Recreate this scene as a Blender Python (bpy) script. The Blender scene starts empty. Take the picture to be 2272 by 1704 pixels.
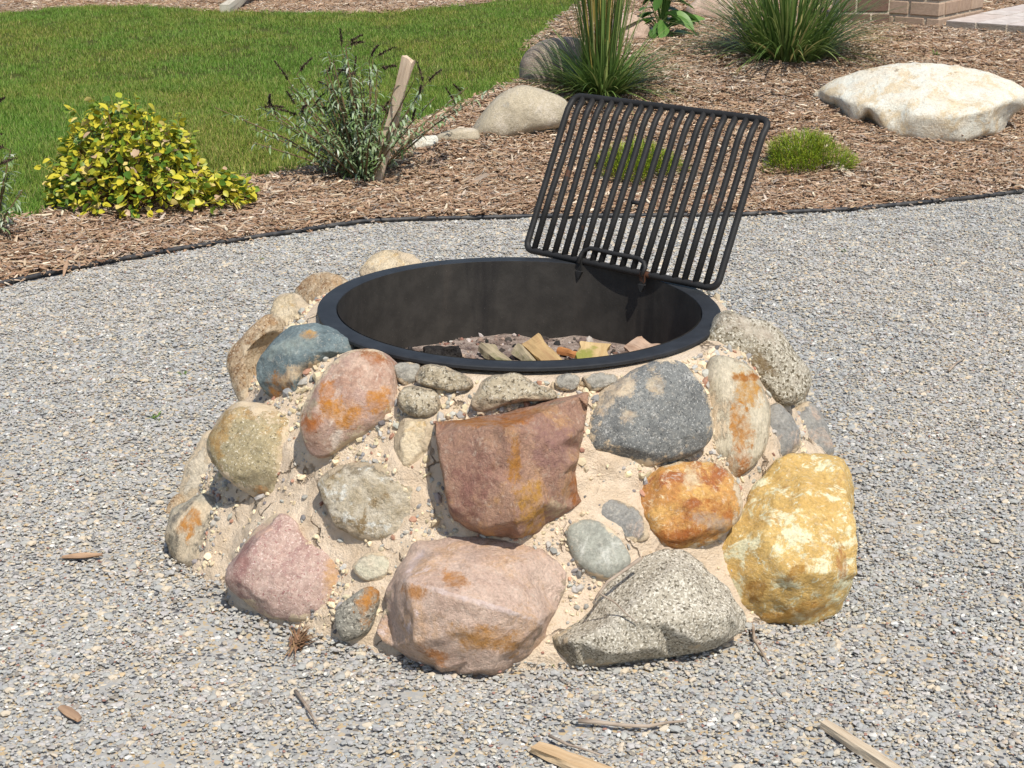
import bpy, bmesh, math, random
import numpy as np
from mathutils import Vector, Matrix, noise, geometry

random.seed(7); rng = np.random.default_rng(7)
sc = bpy.context.scene
COL = sc.collection
R = math.radians

# ------------------------------------------------------------------ camera
FPX, PW, PH = 3630.0, 2272.0, 1704.0
CAM = Vector((-0.0177, -3.9292, 1.6623)); PITCH = 0.32357
cd = bpy.data.cameras.new('camera'); cam = bpy.data.objects.new('camera', cd); COL.objects.link(cam)
cam.location = CAM; cam.rotation_euler = (math.pi/2 - PITCH, 0, 0)
cd.sensor_width = 36; cd.lens = 36*FPX/PW; cd.clip_end = 600; cd.clip_start = 0.05
sc.camera = cam
# ------------------------------------------------------------------ sky and sun
SUN_EL, SUN_AZ = R(55), R(157)      # azimuth clockwise from +Y (away from the camera): right and a little in front
sc.cycles.max_bounces = 6; sc.cycles.diffuse_bounces = 3; sc.cycles.glossy_bounces = 2; sc.cycles.transmission_bounces = 3
wd = bpy.data.worlds.new('World'); sc.world = wd; wd.use_nodes = True
nt = wd.node_tree; bg = nt.nodes['Background']
sky = nt.nodes.new('ShaderNodeTexSky'); sky.sky_type = 'NISHITA'; sky.sun_disc = False
sky.sun_elevation = SUN_EL; sky.sun_rotation = SUN_AZ
nt.links.new(sky.outputs[0], bg.inputs[0]); bg.inputs[1].default_value = 0.12
sd = bpy.data.lights.new('sun', 'SUN'); sun = bpy.data.objects.new('sun', sd); COL.objects.link(sun)
sd.energy = 4.3; sd.angle = R(0.53); sd.color = (1.0, 0.955, 0.88)
tosun = Vector((math.sin(SUN_AZ)*math.cos(SUN_EL), math.cos(SUN_AZ)*math.cos(SUN_EL), math.sin(SUN_EL)))
sun.rotation_euler = tosun.to_track_quat('Z', 'Y').to_euler(); sun.location = (4, -3, 8)
vs = sc.view_settings; vs.view_transform = 'Standard'; vs.look = 'None'; vs.exposure = 0.25; vs.gamma = 1.0; vs.use_curve_mapping = False

# ------------------------------------------------------------------ helpers
def S(r, g, b, k=0.85):
    f = lambda c: ((c/255+0.055)/1.055)**2.4 if c > 10 else c/255/12.92
    return (f(r)*k, f(g)*k, f(b)*k, 1.0)
CP, SP = math.cos(PITCH), math.sin(PITCH)
def ray(px, py):
    return (Vector((0, CP, -SP)) + Vector((1, 0, 0))*((px-PW/2)/FPX) + Vector((0, SP, CP))*((PH/2-py)/FPX))
def on_z(px, py, z=0.0):
    d = ray(px, py); return CAM + d*((z-CAM.z)/d.z)
def lerp_tab(tab, x):
    if x <= tab[0][0]:
        a, b = tab[0], tab[1]
    elif x >= tab[-1][0]:
        a, b = tab[-2], tab[-1]
    else:
        for a, b in zip(tab, tab[1:]):
            if a[0] <= x <= b[0]: break
    return a[1] + (b[1]-a[1])*(x-a[0])/(b[0]-a[0])
def sstep(a, b, x):
    t = min(1, max(0, (x-a)/(b-a))); return t*t*(3-2*t)
def fbm(p, o=3):
    v, a = 0, 1
    for i in range(o):
        v += a*noise.noise(p); p = p*2.03 + Vector((3.1, 7.7, 1.3)); a *= .5
    return v
# plan curves: the black edging (y as a function of x) and the lawn's border (x as a function of y)
EDGE = sorted([(p.x, p.y) for p in (on_z(*q) for q in [(0,638),(196,595),(392,560),(588,529),(800,499),(931,492),(1166,487),(1400,485),(1642,482),(1873,471),(2056,456),(2272,430)])])
EDGE = [(EDGE[0][0]-1.6, EDGE[0][1]-1.5)] + EDGE + [(EDGE[-1][0]+1.8, EDGE[-1][1]+1.1)]
edgeY = lambda x: lerp_tab(EDGE, x)
LAWN = sorted([(p.y, p.x) for p in (on_z(*q) for q in [(0,517),(118,490),(330,462),(529,427),(705,388),(800,352),(930,312),(1066,280),(1180,206),(1190,110),(1350,40),(1500,0)])])
LAWN = [(LAWN[0][0]-1.2, LAWN[0][1]-1.6)] + LAWN + [(LAWN[-1][0]+4, LAWN[-1][1]+2)]
lawnX = lambda y: lerp_tab(LAWN, y)
FAR = sorted([(p.x, p.y) for p in (on_z(*q) for q in [(0,37),(196,21),(352,23),(490,33),(800,37),(852,37),(1048,16),(1205,0)])])
FAR = [(FAR[0][0]-3, FAR[0][1]+.3)] + FAR + [(FAR[-1][0]+3, FAR[-1][1]+1.5)]
farY = lambda x: lerp_tab(FAR, x)
def terr(x, y):
    e = y - edgeY(x)
    if e <= 0: return 0.0
    z = 0.36*sstep(0.05, 3.2, e)*sstep(-0.12, 0.55, x-lawnX(y)) + 0.018*sstep(0, .15, e)
    return z + 0.012*noise.noise(Vector((x*1.7, y*1.7, 0)))*sstep(0, .4, e)
def on_t(px, py, tmax=30):
    d = ray(px, py); t = 2.0
    while t < tmax:
        p = CAM + d*t
        if p.z < terr(p.x, p.y): return p
        t += 0.02
    return CAM + d*tmax
def is_lawn(x, y): return y < farY(x) and x < lawnX(y) and y > edgeY(x)

def link(o, parent=None):
    COL.objects.link(o)
    if parent is not None: o.parent = parent
    return o
def tag(o, label=None, cat=None, group=None, kind=None):
    if label: o['label'] = label
    if cat: o['category'] = cat
    if group: o['group'] = group
    if kind: o['kind'] = kind
    return o
def empty(name, loc=(0, 0, 0)):
    o = bpy.data.objects.new(name, None); o.location = loc; o.empty_display_size = .1; return link(o)
class MB:
    def __init__(s): s.v, s.f, s.c = [], [], []
    def add(s, vs, fs, col=None):
        n = len(s.v); s.v += [tuple(v) for v in vs]; s.f += [tuple(i+n for i in f) for f in fs]
        s.c += [col or (1, 1, 1, 1)]*len(vs)
    def mesh(s, name, mat, smooth=False, off=None):
        m = bpy.data.meshes.new(name)
        vs = s.v if off is None else [(v[0]-off[0], v[1]-off[1], v[2]-off[2]) for v in s.v]
        m.from_pydata(vs, [], s.f); m.materials.append(mat)
        a = m.attributes.new('Col', 'FLOAT_COLOR', 'POINT')
        a.data.foreach_set('color', np.array(s.c, dtype=np.float32).ravel())
        if smooth: m.polygons.foreach_set('use_smooth', [True]*len(m.polygons))
        m.update(); return m
    def build(s, name, mat, parent=None, smooth=False, loc=None):
        """vertices are in world space; loc moves the origin there"""
        o = bpy.data.objects.new(name, s.mesh(name, mat, smooth, loc))
        if loc is not None: o.location = loc
        if parent is not None and loc is None: o.location = -parent.location
        elif parent is not None: o.location = Vector(loc) - parent.location
        return link(o, parent)
def tube(mb, pts, rad, seg=8, col=None, cap=True, closed=False):
    pts = [Vector(p) for p in pts]; n = len(pts); up = None; vs, fs = [], []
    for i, p in enumerate(pts):
        if closed: t = (pts[(i+1) % n]-pts[i-1])
        else: t = pts[min(i+1, n-1)] - pts[max(i-1, 0)]
        t.normalize()
        if up is None:
            up = Vector((0, 0, 1)) if abs(t.z) < .9 else Vector((1, 0, 0))
        a = up - t*up.dot(t); a.normalize(); b = t.cross(a); up = a
        r = rad[i] if isinstance(rad, (list, tuple)) else rad
        for k in range(seg):
            w = 2*math.pi*k/seg; vs.append(p + a*math.cos(w)*r + b*math.sin(w)*r)
    for i in range(n if closed else n-1):
        j = (i+1) % n
        for k in range(seg):
            l = (k+1) % seg; fs.append((i*seg+k, i*seg+l, j*seg+l, j*seg+k))
    if cap and not closed:
        fs.append(tuple(range(seg))[::-1]); fs.append(tuple((n-1)*seg+k for k in range(seg)))
    mb.add(vs, fs, col)
def ribbon(mb, base, d, length, width, bend, nseg=4, col=None, taper=True, side=None, fold=0.0):
    """leaf or blade: starts at base along d, bends towards -z by `bend` radians over its length"""
    d = Vector(d).normalized(); p = Vector(base)
    side = side or d.cross(Vector((0, 0, 1)))
    if side.length < 1e-3: side = Vector((1, 0, 0))
    side.normalize(); vs, fs = [], []
    for i in range(nseg+1):
        t = i/nseg
        w = width*.5*((1-t)**.6 if taper else math.sin(math.pi*min(1, (t*.92+.06)))**.75)
        vs += [p - side*w, p + side*w]
        d = (Matrix.Rotation(-bend/nseg, 3, side) @ d).normalized(); p = p + d*(length/nseg)
    for i in range(nseg): fs.append((2*i, 2*i+1, 2*i+3, 2*i+2))
    mb.add(vs, fs, col)

# ------------------------------------------------------------------ material helpers
class NT:
    def __init__(s, name):
        s.m = bpy.data.materials.new(name); s.m.use_nodes = True; s.t = s.m.node_tree
        s.b = s.t.nodes['Principled BSDF']
    def n(s, kind, **kw):
        nd = s.t.nodes.new('ShaderNode'+kind)
        for k, v in kw.items():
            if k.startswith('i_'):
                key = k[2:]; key = int(key) if key.isdigit() else key.replace('_', ' ')
                if isinstance(v, bpy.types.NodeSocket): s.t.links.new(v, nd.inputs[key])
                else: nd.inputs[key].default_value = v
            else: setattr(nd, k, v)
        return nd
    def l(s, a, b): s.t.links.new(a, b)
    def ramp(s, fac, a, b, ca=0.0, cb=1.0):
        r = s.n('MapRange', interpolation_type='SMOOTHSTEP', i_Value=fac); r.inputs['From Min'].default_value = a
        r.inputs['From Max'].default_value = b; r.inputs['To Min'].default_value = ca; r.inputs['To Max'].default_value = cb
        return r.outputs[0]
    def mix(s, fac, a, b, mode='MIX'):
        m = s.n('Mix', data_type='RGBA', blend_type=mode)
        for k, v in ((0, fac), (6, a), (7, b)):
            if isinstance(v, bpy.types.NodeSocket): s.l(v, m.inputs[k])
            else: m.inputs[k].default_value = v
        return m.outputs[2]
    def noise(s, vec, scale, detail=4, rough=.55, dist=0.0):
        n = s.n('TexNoise', i_Scale=scale, i_Detail=detail, i_Roughness=rough, i_Distortion=dist)
        s.l(vec, n.inputs['Vector']); return n.outputs['Fac']
    def math(s, op, a, b=0.0):
        m = s.n('Math', operation=op)
        for k, v in ((0, a), (1, b)):
            if isinstance(v, bpy.types.NodeSocket): s.l(v, m.inputs[k])
            else: m.inputs[k].default_value = v
        return m.outputs[0]
    def bump(s, h, strength=.4, dist=.01):
        b = s.n('Bump', i_Strength=strength, i_Distance=dist, i_Height=h); s.l(b.outputs[0], s.b.inputs['Normal'])
    def done(s, col=None, rough=.8, spec=.3, metal=0.0):
        if col is not None:
            if isinstance(col, bpy.types.NodeSocket): s.l(col, s.b.inputs['Base Color'])
            else: s.b.inputs['Base Color'].default_value = col
        if isinstance(rough, bpy.types.NodeSocket): s.l(rough, s.b.inputs['Roughness'])
        else: s.b.inputs['Roughness'].default_value = rough
        s.b.inputs['Specular IOR Level'].default_value = spec; s.b.inputs['Metallic'].default_value = metal
        return s.m
def objvec(t, off=(0, 0, 0), scale=(1, 1, 1)):
    tc = t.n('TexCoord'); mp = t.n('Mapping'); t.l(tc.outputs['Object'], mp.inputs[0])
    mp.inputs['Location'].default_value = off; mp.inputs['Scale'].default_value = scale
    return mp.outputs[0]

MORT = S(226, 199, 162, .80)
def stone_mat(name, c1, c2, s=18, patches=(), speck=None, dust=.3, rough=.8, bump=.5, stretch=(1, 1, 1), spec=.25):
    t = NT(name); o = tuple(rng.uniform(-20, 20, 3)); v = objvec(t, o, stretch)
    def ds(c, k=.16): l_ = .3*c[0]+.55*c[1]+.15*c[2]; return tuple(min(.9, 1.2*(x+(l_-x)*k)) for x in c[:3])+(1,)
    c1, c2 = ds(c1), ds(c2); patches = [(ds(p[0]),)+tuple(p[1:]) for p in patches]
    n1 = t.noise(v, s, 9, .68, .3); col = t.mix(t.ramp(n1, .35, .65), c1, c2)
    for (pc, ps, th, soft) in patches:
        n2 = t.noise(v, ps, 11, .74, .5); col = t.mix(t.ramp(n2, th-soft, th+soft), col, pc)
    n3 = t.noise(v, 140, 6, .75); col = t.mix(t.ramp(n3, .3, .7, -.0, .55), col, t.mix(1, col, (.38, .38, .38, 1), 'MULTIPLY'))
    n5 = t.noise(v, 55, 7, .78, .3); n6 = t.noise(v, 85, 6, .75, .5)
    lo = t.mix(1, col, (.50, .47, .45, 1), 'MULTIPLY'); hi = t.mix(.42, col, S(238,226,206,.85))
    col = t.mix(t.ramp(n5, .52, .68, 0, .55), col, lo); col = t.mix(t.ramp(n6, .52, .68, 0, .75), col, hi)
    if speck:
        dc, lc, ss, amt = speck
        a = t.noise(v, ss, 3, .6); b = t.noise(v, ss*1.35, 3, .6, .4)
        col = t.mix(t.ramp(a, .62-.12*amt, .70-.12*amt), col, dc); col = t.mix(t.ramp(b, .62-.12*amt, .70-.12*amt), col, lc)
    at = t.n('Attribute', attribute_name='edge')
    nd = t.math('ADD', t.math('MULTIPLY', t.noise(v, 9, 3, .5), .75), t.math('MULTIPLY', t.noise(v, 30, 8, .74), .75))
    d = t.math('ADD', t.math('MULTIPLY', at.outputs['Fac'], .34), nd)
    dm = t.ramp(d, 1.20-dust*.55, 1.27-dust*.55); dm = t.math('MULTIPLY', dm, t.ramp(t.noise(v, 70, 5, .7), .25, .5, .55, 1.0))
    col = t.mix(dm, col, t.mix(t.noise(v, 60, 5, .6), S(234, 216, 188, .8), S(210, 186, 150, .8)))
    hb = t.math('ADD', t.math('MULTIPLY', n1, 1.3), t.math('ADD', t.math('ADD', t.math('MULTIPLY', n3, .4), t.math('MULTIPLY', n5, .55)), t.math('MULTIPLY', dm, .3)))
    t.bump(hb, min(1, bump*1.5), .016)
    return t.done(col, rough, spec)
def add_spots(ob, spots, P0, U, V, to2):
    """colour patches with a place of their own on one stone: stains, smears, painted shade"""
    m = ob.data.materials[0].copy(); ob.data.materials[0] = m; t = NT.__new__(NT); t.m = m; t.t = m.node_tree; t.b = t.t.nodes['Principled BSDF']
    tc = t.n('TexCoord').outputs['Object']; src = t.b.inputs['Base Color'].links[0].from_socket
    nz = t.noise(tc, 24, 12, .82, .4); nz2 = t.noise(tc, 60, 8, .75); nz3 = t.noise(tc, 42, 6, .72)
    def dot(vec):
        d = t.n('VectorMath', operation='DOT_PRODUCT'); t.l(tc, d.inputs[0]); d.inputs[1].default_value = vec; return d.outputs['Value']
    for (col, cx, cy, rx, ry, ang) in spots:
        c = to2(cx, cy); e = to2(cx+1, cy); px = math.hypot(e[0]-c[0], e[1]-c[1]); ca, sa = math.cos(ang), -math.sin(ang)
        A = U*ca+V*sa; B = V*ca-U*sa; ca0 = c[0]*ca+c[1]*sa; cb0 = c[1]*ca-c[0]*sa
        a = t.math('DIVIDE', t.math('SUBTRACT', dot(A), ca0), rx*px); b = t.math('DIVIDE', t.math('SUBTRACT', dot(B), cb0), ry*px)
        r2 = t.math('SQRT', t.math('ADD', t.math('MULTIPLY', a, a), t.math('MULTIPLY', b, b)))
        k = t.ramp(t.math('ADD', r2, t.math('MULTIPLY', t.math('SUBTRACT', nz, .5), 5.2)), .66, 1.25, .9, 0.0)
        k = t.math('MULTIPLY', k, t.ramp(nz3, .40, .62, 1.0, .35))
        cc = t.mix(t.ramp(nz2, .3, .7), col, (col[0]*.62, col[1]*.56, col[2]*.55, 1))
        src = t.mix(k, src, cc)
    t.l(src, t.b.inputs['Base Color'])

def vcol_mat(name, rough=.7, spec=.3, tint=None, trans=0.0):
    """colour from the pieces' own vertex colours, varied a little from cluster to cluster"""
    t = NT(name); a = t.n('Attribute', attribute_name='Col'); col = a.outputs['Color']
    if tint is not None:
        ti = t.n('Attribute', attribute_name='tint', attribute_type='INSTANCER')
        col = t.mix(ti.outputs['Fac'], t.mix(1, col, tint[0], 'MULTIPLY'), t.mix(1, col, tint[1], 'MULTIPLY'))
    t.done(col, rough, spec)
    if trans:
        tr = t.n('BsdfTranslucent'); t.l(col, tr.inputs[0]); mx = t.n('MixShader'); mx.inputs[0].default_value = trans
        t.l(t.b.outputs[0], mx.inputs[1]); t.l(tr.outputs[0], mx.inputs[2])
        t.l(mx.outputs[0], t.t.nodes['Material Output'].inputs[0])
    return t.m

# ------------------------------------------------------------------ scatter (geometry nodes on one object)
def scatter(name, pts, rots, scl, tint, meshes, label, cat, kind='stuff', parent=None):
    kinds = bpy.data.collections.new(name+'_pieces')
    for i, m in enumerate(meshes): kinds.objects.link(bpy.data.objects.new('%s_piece' % name, m))
    n = len(pts); me = bpy.data.meshes.new(name); me.vertices.add(n)
    me.vertices.foreach_set('co', np.asarray(pts, dtype=np.float32).ravel())
    me.attributes.new('rot', 'FLOAT_VECTOR', 'POINT').data.foreach_set('vector', np.asarray(rots, dtype=np.float32).ravel())
    me.attributes.new('scl', 'FLOAT', 'POINT').data.foreach_set('value', np.asarray(scl, dtype=np.float32))
    me.attributes.new('tint', 'FLOAT', 'POINT').data.foreach_set('value', np.asarray(tint, dtype=np.float32))
    me.attributes.new('pick', 'INT', 'POINT').data.foreach_set('value', rng.integers(0, len(meshes), n).astype(np.int32))
    me.materials.append(meshes[0].materials[0])
    o = link(bpy.data.objects.new(name, me), parent)
    g = bpy.data.node_groups.new(name, 'GeometryNodeTree')
    g.interface.new_socket('Geometry', in_out='INPUT', socket_type='NodeSocketGeometry')
    g.interface.new_socket('Geometry', in_out='OUTPUT', socket_type='NodeSocketGeometry')
    N = g.nodes; L = g.links; gi = N.new('NodeGroupInput'); go = N.new('NodeGroupOutput')
    ci = N.new('GeometryNodeCollectionInfo'); ci.inputs[0].default_value = kinds
    ci.inputs['Separate Children'].default_value = True; ci.inputs['Reset Children'].default_value = True
    ip = N.new('GeometryNodeInstanceOnPoints'); ip.inputs['Pick Instance'].default_value = True
    def at(nm, ty):
        a = N.new('GeometryNodeInputNamedAttribute'); a.data_type = ty; a.inputs[0].default_value = nm; return a.outputs[0]
    L.new(gi.outputs[0], ip.inputs['Points']); L.new(ci.outputs[0], ip.inputs['Instance'])
    L.new(at('pick', 'INT'), ip.inputs['Instance Index']); L.new(at('rot', 'FLOAT_VECTOR'), ip.inputs['Rotation'])
    L.new(at('scl', 'FLOAT'), ip.inputs['Scale']); L.new(ip.outputs[0], go.inputs[0])
    md = o.modifiers.new('scatter', 'NODES'); md.node_group = g
    return tag(o, label, cat, kind=kind)

bm = bmesh.new(); bmesh.ops.create_icosphere(bm, subdivisions=1, radius=1.0)
ICO_V = np.array([v.co[:] for v in bm.verts]); ICO_F = [tuple(v.index for v in f.verts) for f in bm.faces]; bm.free()
def pick(pal):
    w = np.array([p[0] for p in pal]); return pal[rng.choice(len(pal), p=w/w.sum())][1]
def vary(c, a):
    k = 1+rng.normal(0, a); h = rng.normal(0, a*.15, 3); return (max(.01, c[0]*k*(1+h[0])), max(.01, c[1]*k*(1+h[1])), max(.01, c[2]*k*(1+h[2])), 1)
def pebble(mb, p, d, col, flat=None, tilt=.35):
    V = ICO_V*(1+rng.normal(0, .13, (len(ICO_V), 1)))
    V = V*np.array([d*.5*rng.uniform(.8, 1.35), d*.5*rng.uniform(.65, 1.0), d*.5*(flat or rng.uniform(.28, .5))])
    e = Matrix.Rotation(rng.uniform(0, 6.28), 3, 'Z') @ Matrix.Rotation(rng.normal(0, tilt), 3, 'X') @ Matrix.Rotation(rng.normal(0, tilt), 3, 'Y')
    V = V @ np.array(e).T + np.array(p)
    mb.add(V.tolist(), ICO_F, col)

# ------------------------------------------------------------------ ground sheets
GRAVEL_PAL = [(44, S(171,171,168,.84)), (24, S(184,181,174,.84)), (11, S(198,187,166,.84)), (7, S(186,176,158,.84)), (3, S(218,215,208,.86)), (3.5, S(126,125,124,.84)),
              (1.5, S(162,126,112,.84)), (1.5, S(186,166,134,.84)), (2.5, S(146,138,128,.84))]
def soil_mat(name, a, b, s1=40):
    t = NT(name); v = objvec(t); n = t.noise(v, s1, 8, .7); n2 = t.noise(v, 2.5, 3, .5)
    c = t.mix(t.ramp(n, .3, .7), a, b); c = t.mix(t.ramp(n2, .3, .7, 0, .35), c, t.mix(1, c, (.7, .68, .66, 1), 'MULTIPLY'))
    t.bump(n, .8, .02); return t.done(c, .95, .1)
def gravel_base_mat():
    t = NT('gravel_fines'); v = objvec(t)
    vo = t.n('TexVoronoi', i_Scale=95.0); t.l(v, vo.inputs['Vector'])
    sp = t.n('SeparateColor'); t.l(vo.outputs['Color'], sp.inputs[0])
    c = t.mix(t.ramp(sp.outputs[0], .35, .6), S(167,165,160,.84), S(182,177,167,.84)); c = t.mix(t.ramp(sp.outputs[1], .75, .85), c, S(190,168,132))
    c = t.mix(t.ramp(sp.outputs[2], .88, .92), c, S(95,94,95))
    t.bump(vo.outputs['Distance'], -.6, .006); return t.done(c, .9, .2)
M_GBASE = gravel_base_mat()
M_MBASE = soil_mat('mulch_base', S(156,130,108), S(180,156,132))
M_LBASE = soil_mat('lawn_base', S(70,84,34,.7), S(104,104,56,.7))
M_SOIL = soil_mat('soil', S(120,96,76), S(150,124,100))

# far ground
mb = MB(); mb.add([(-250, -60, -.06), (250, -60, -.06), (250, 400, -.06), (-250, 400, -.06)], [(0, 1, 2, 3)])
tag(mb.build('ground', M_SOIL), 'brown bare soil under and beyond the garden', 'ground', kind='structure')
# gravel sheet
mb = MB(); xs = np.linspace(-5, 5, 60)
vs = []; fs = []
for i, x in enumerate(xs):
    ye = edgeY(x)
    for j in range(30):
        y = -4.5 + (ye+.03+4.5)*j/29; vs.append((x, y, 0.0))
for i in range(59):
    for j in range(29): a = i*30+j; fs.append((a, a+30, a+31, a+1))
mb.add(vs, fs); tag(mb.build('gravel_patio', M_GBASE), 'grey crushed gravel patio around the fire pit', 'gravel', kind='structure')
# mulch sheet (runs on under the lawn)
mb = MB(); vs = []; fs = []; nx, ny = 130, 110
for i in range(nx):
    x = -6.5 + 14*i/(nx-1); ye = edgeY(x)
    for j in range(ny):
        y = ye + 22*(j/(ny-1))**1.6; vs.append((x, y, terr(x, y)))
for i in range(nx-1):
    for j in range(ny-1): a = i*ny+j; fs.append((a, a+ny, a+ny+1, a+1))
mb.add(vs, fs); tag(mb.build('mulch_bed', M_MBASE, smooth=True), 'brown wood mulch planting bed behind the gravel', 'mulch bed', kind='structure')
# lawn sheet
mb = MB(); vs = []; fs = []; nx, ny = 60, 90
y0 = LAWN[0][0]
for j in range(ny):
    y = y0 + (15.5-y0)*(j/(ny-1)); xr = lawnX(y)
    for i in range(nx):
        x = xr - 9.0*(1-i/(nx-1)); yy = min(y, farY(x)); vs.append((x, yy, terr(x, yy)+.012))
for j in range(ny-1):
    for i in range(nx-1): a = j*nx+i; fs.append((a, a+1, a+nx+1, a+nx))
mb.add(vs, fs); tag(mb.build('lawn', M_LBASE, smooth=True), 'mown green lawn behind the planting bed', 'lawn', kind='structure')

# ------------------------------------------------------------------ loose gravel, mulch and grass
def view_ok(P, mx=.9, near=1.2):
    """inside the photographed area with a margin for a step to the side"""
    d = P[:, 1]-CAM.y; return np.abs(P[:, 0]-CAM.x) < (.335*d + mx)
def vnoise(P, f, seed=0):
    return np.array([noise.noise(Vector((p[0]*f, p[1]*f, seed))) for p in P])
BASE_R = 0.80
M_GRAVEL = vcol_mat('gravel_stone', .82, .22, ((1.05, 1.02, .985, 1), (.95, .955, .955, 1)))
cl = []
for k in range(16):
    mb = MB()
    for i in range(28):
        a, r = rng.uniform(0, 6.28), .040*math.sqrt(rng.uniform())
        d = float(np.clip(rng.lognormal(math.log(.0080), .36), .004, .022)) if rng.uniform() > .03 else rng.uniform(.015, .024)
        pebble(mb, (r*math.cos(a), r*math.sin(a), d*.10-.0012+rng.uniform(0, .0026)), d, vary(pick(GRAVEL_PAL), .075), tilt=.13)
    cl.append(mb.mesh('gravel_cluster', M_GRAVEL))
N = 52000; P = np.stack([rng.uniform(-3.9, 4.0, N), rng.uniform(-1.75, 4.6, N)], 1)
ey = np.array([edgeY(x) for x in P[:, 0]]); rr = np.hypot(P[:, 0], P[:, 1])
P = P[(P[:, 1] < ey-.015) & (rr > BASE_R) & view_ok(P)]
n = len(P); ti = np.clip(.5+.9*vnoise(P, .7)+.6*vnoise(P, 2.6, 5)+.4*vnoise(P, 7, 6)+rng.normal(0, .1, n), 0, 1)
scatter('gravel', np.c_[P, rng.uniform(-.002, .005, n)+.016*np.clip(1-(np.hypot(P[:, 0], P[:, 1])-.82-.03*vnoise(P, 5, 8))/.08, 0, 1)], np.c_[rng.normal(0, .05, n), rng.normal(0, .05, n), rng.uniform(0, 6.28, n)],
        rng.uniform(.85, 1.2, n), ti, cl, 'loose grey gravel stones covering the patio', 'gravel')

MULCH_PAL = [(30, S(170,142,116)), (24, S(184,160,134)), (17, S(150,120,96)), (13, S(198,178,156)), (6, S(218,204,184)), (12, S(166,154,142)), (5, S(120,94,76))]
M_MULCH = vcol_mat('mulch_shred', .88, .12, ((1.04, .98, .91, 1), (.95, .95, .95, 1)))
cl = []
def shard(mb, p, L, w, th, yaw, tilt, roll, col, curl=0):
    M = Matrix.Translation(p) @ Matrix.Rotation(yaw, 4, 'Z') @ Matrix.Rotation(tilt, 4, 'Y') @ Matrix.Rotation(roll, 4, 'X')
    vs = []
    for (x, k) in ((-.5, rng.uniform(.2, .8)), (0, 1), (.5, rng.uniform(.1, .7))):
        zz = curl*L*(.25-x*x)
        for (y, z) in ((-.5, 0), (.5, 0), (.35, 1), (-.35, 1)):
            vs.append(M @ Vector((x*L, y*w*k, z*th+zz)))
    fs = [(0, 1, 2, 3), (11, 10, 9, 8)]
    for s in (0, 4):
        for a in range(4): b = (a+1) % 4; fs.append((s+a, s+4+a, s+4+b, s+b))
    mb.add(vs, fs, col)
for k in range(16):
    mb = MB()
    for i in range(34):
        a, r = rng.uniform(0, 6.28), .085*math.sqrt(rng.uniform())
        L = float(np.clip(rng.lognormal(math.log(.026), .5), .008, .10))
        shard(mb, (r*math.cos(a), r*math.sin(a), rng.uniform(0, .010)), L, L*rng.uniform(.07, .2)+.0025, rng.uniform(.001, .0035),
              rng.uniform(0, 6.28), rng.normal(0, .13), rng.normal(0, .3), vary(pick(MULCH_PAL), .13), rng.normal(0, .2))
    cl.append(mb.mesh('mulch_cluster', M_MULCH))
def mulch_pts(N, x0, x1, y0, y1):
    P = np.stack([rng.uniform(x0, x1, N), rng.uniform(y0, y1, N)], 1)
    k = np.array([(p[1] > edgeY(p[0])+.07) and not is_lawn(*p) for p in P]); return P[k & view_ok(P, 1.0)]
P = np.r_[mulch_pts(26000, -3.8, 4.4, 1.9, 6.5), mulch_pts(15000, -4.5, 5.5, 6.5, 13), mulch_pts(7000, -8, 7.5, 11.8, 19)]
n = len(P); Z = np.array([terr(*p) for p in P])
ti = np.clip(.5+.9*vnoise(P, 1.1, 3)+rng.normal(0, .2, n), 0, 1)
scatter('mulch', np.c_[P, Z+rng.uniform(0, .008, n)], np.c_[rng.normal(0, .12, n), rng.normal(0, .12, n), rng.uniform(0, 6.28, n)],
        rng.uniform(.8, 1.25, n)*np.where(P[:, 1] > 9, 1.25, 1), ti, cl, 'shredded brown wood mulch lying on the bed', 'mulch')

GRASS_PAL = [(40, S(118,144,58)), (25, S(136,156,68)), (16, S(98,128,50)), (12, S(168,164,102)), (8, S(190,178,128))]
M_GRASS = vcol_mat('grass_blade', .6, .25, ((.76, .96, .70, 1), (1.16, 1.0, .88, 1)), trans=.25)
cl = []
for k in range(12):
    mb = MB()
    for i in range(36):
        a, r = rng.uniform(0, 6.28), .062*math.sqrt(rng.uniform()); th = rng.uniform(0, 6.28); ln = abs(rng.normal(0, .42))
        ribbon(mb, (r*math.cos(a), r*math.sin(a), 0), (math.cos(th)*math.sin(ln), math.sin(th)*math.sin(ln), math.cos(ln)),
               rng.uniform(.024, .052), rng.uniform(.0026, .0042), rng.uniform(.1, .9), 2, vary(pick(GRASS_PAL), .14))
    cl.append(mb.mesh('grass_tuft', M_GRASS))
def lawn_pts(N, x0, x1, y0, y1):
    P = np.stack([rng.uniform(x0, x1, N), rng.uniform(y0, y1, N)], 1)
    k = np.array([is_lawn(p[0]+.02*noise.noise(Vector((p[0]*9, p[1]*9, 4))), p[1]) for p in P]); return P[k & view_ok(P, 1.0)]
P = np.r_[lawn_pts(20000, -4.4, .8, 2.6, 7.5), lawn_pts(16000, -6.2, 2.2, 7.5, 15)]
n = len(P); Z = np.array([terr(*p) for p in P])
ti = np.clip(.40+1.0*vnoise(P*np.array([1, .6]), .9, 9)+.7*vnoise(P, 3.0, 2)+rng.normal(0, .12, n), 0, 1)
edge = np.array([lawnX(p[1])-p[0] for p in P])
scatter('grass', np.c_[P, Z+.008], np.c_[rng.normal(0, .1, n), rng.normal(0, .1, n), rng.uniform(0, 6.28, n)],
        rng.uniform(.8, 1.15, n)*(1+.7*np.clip(1-edge/.25, 0, 1)), ti, cl, 'mown green grass of the lawn', 'grass')

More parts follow.
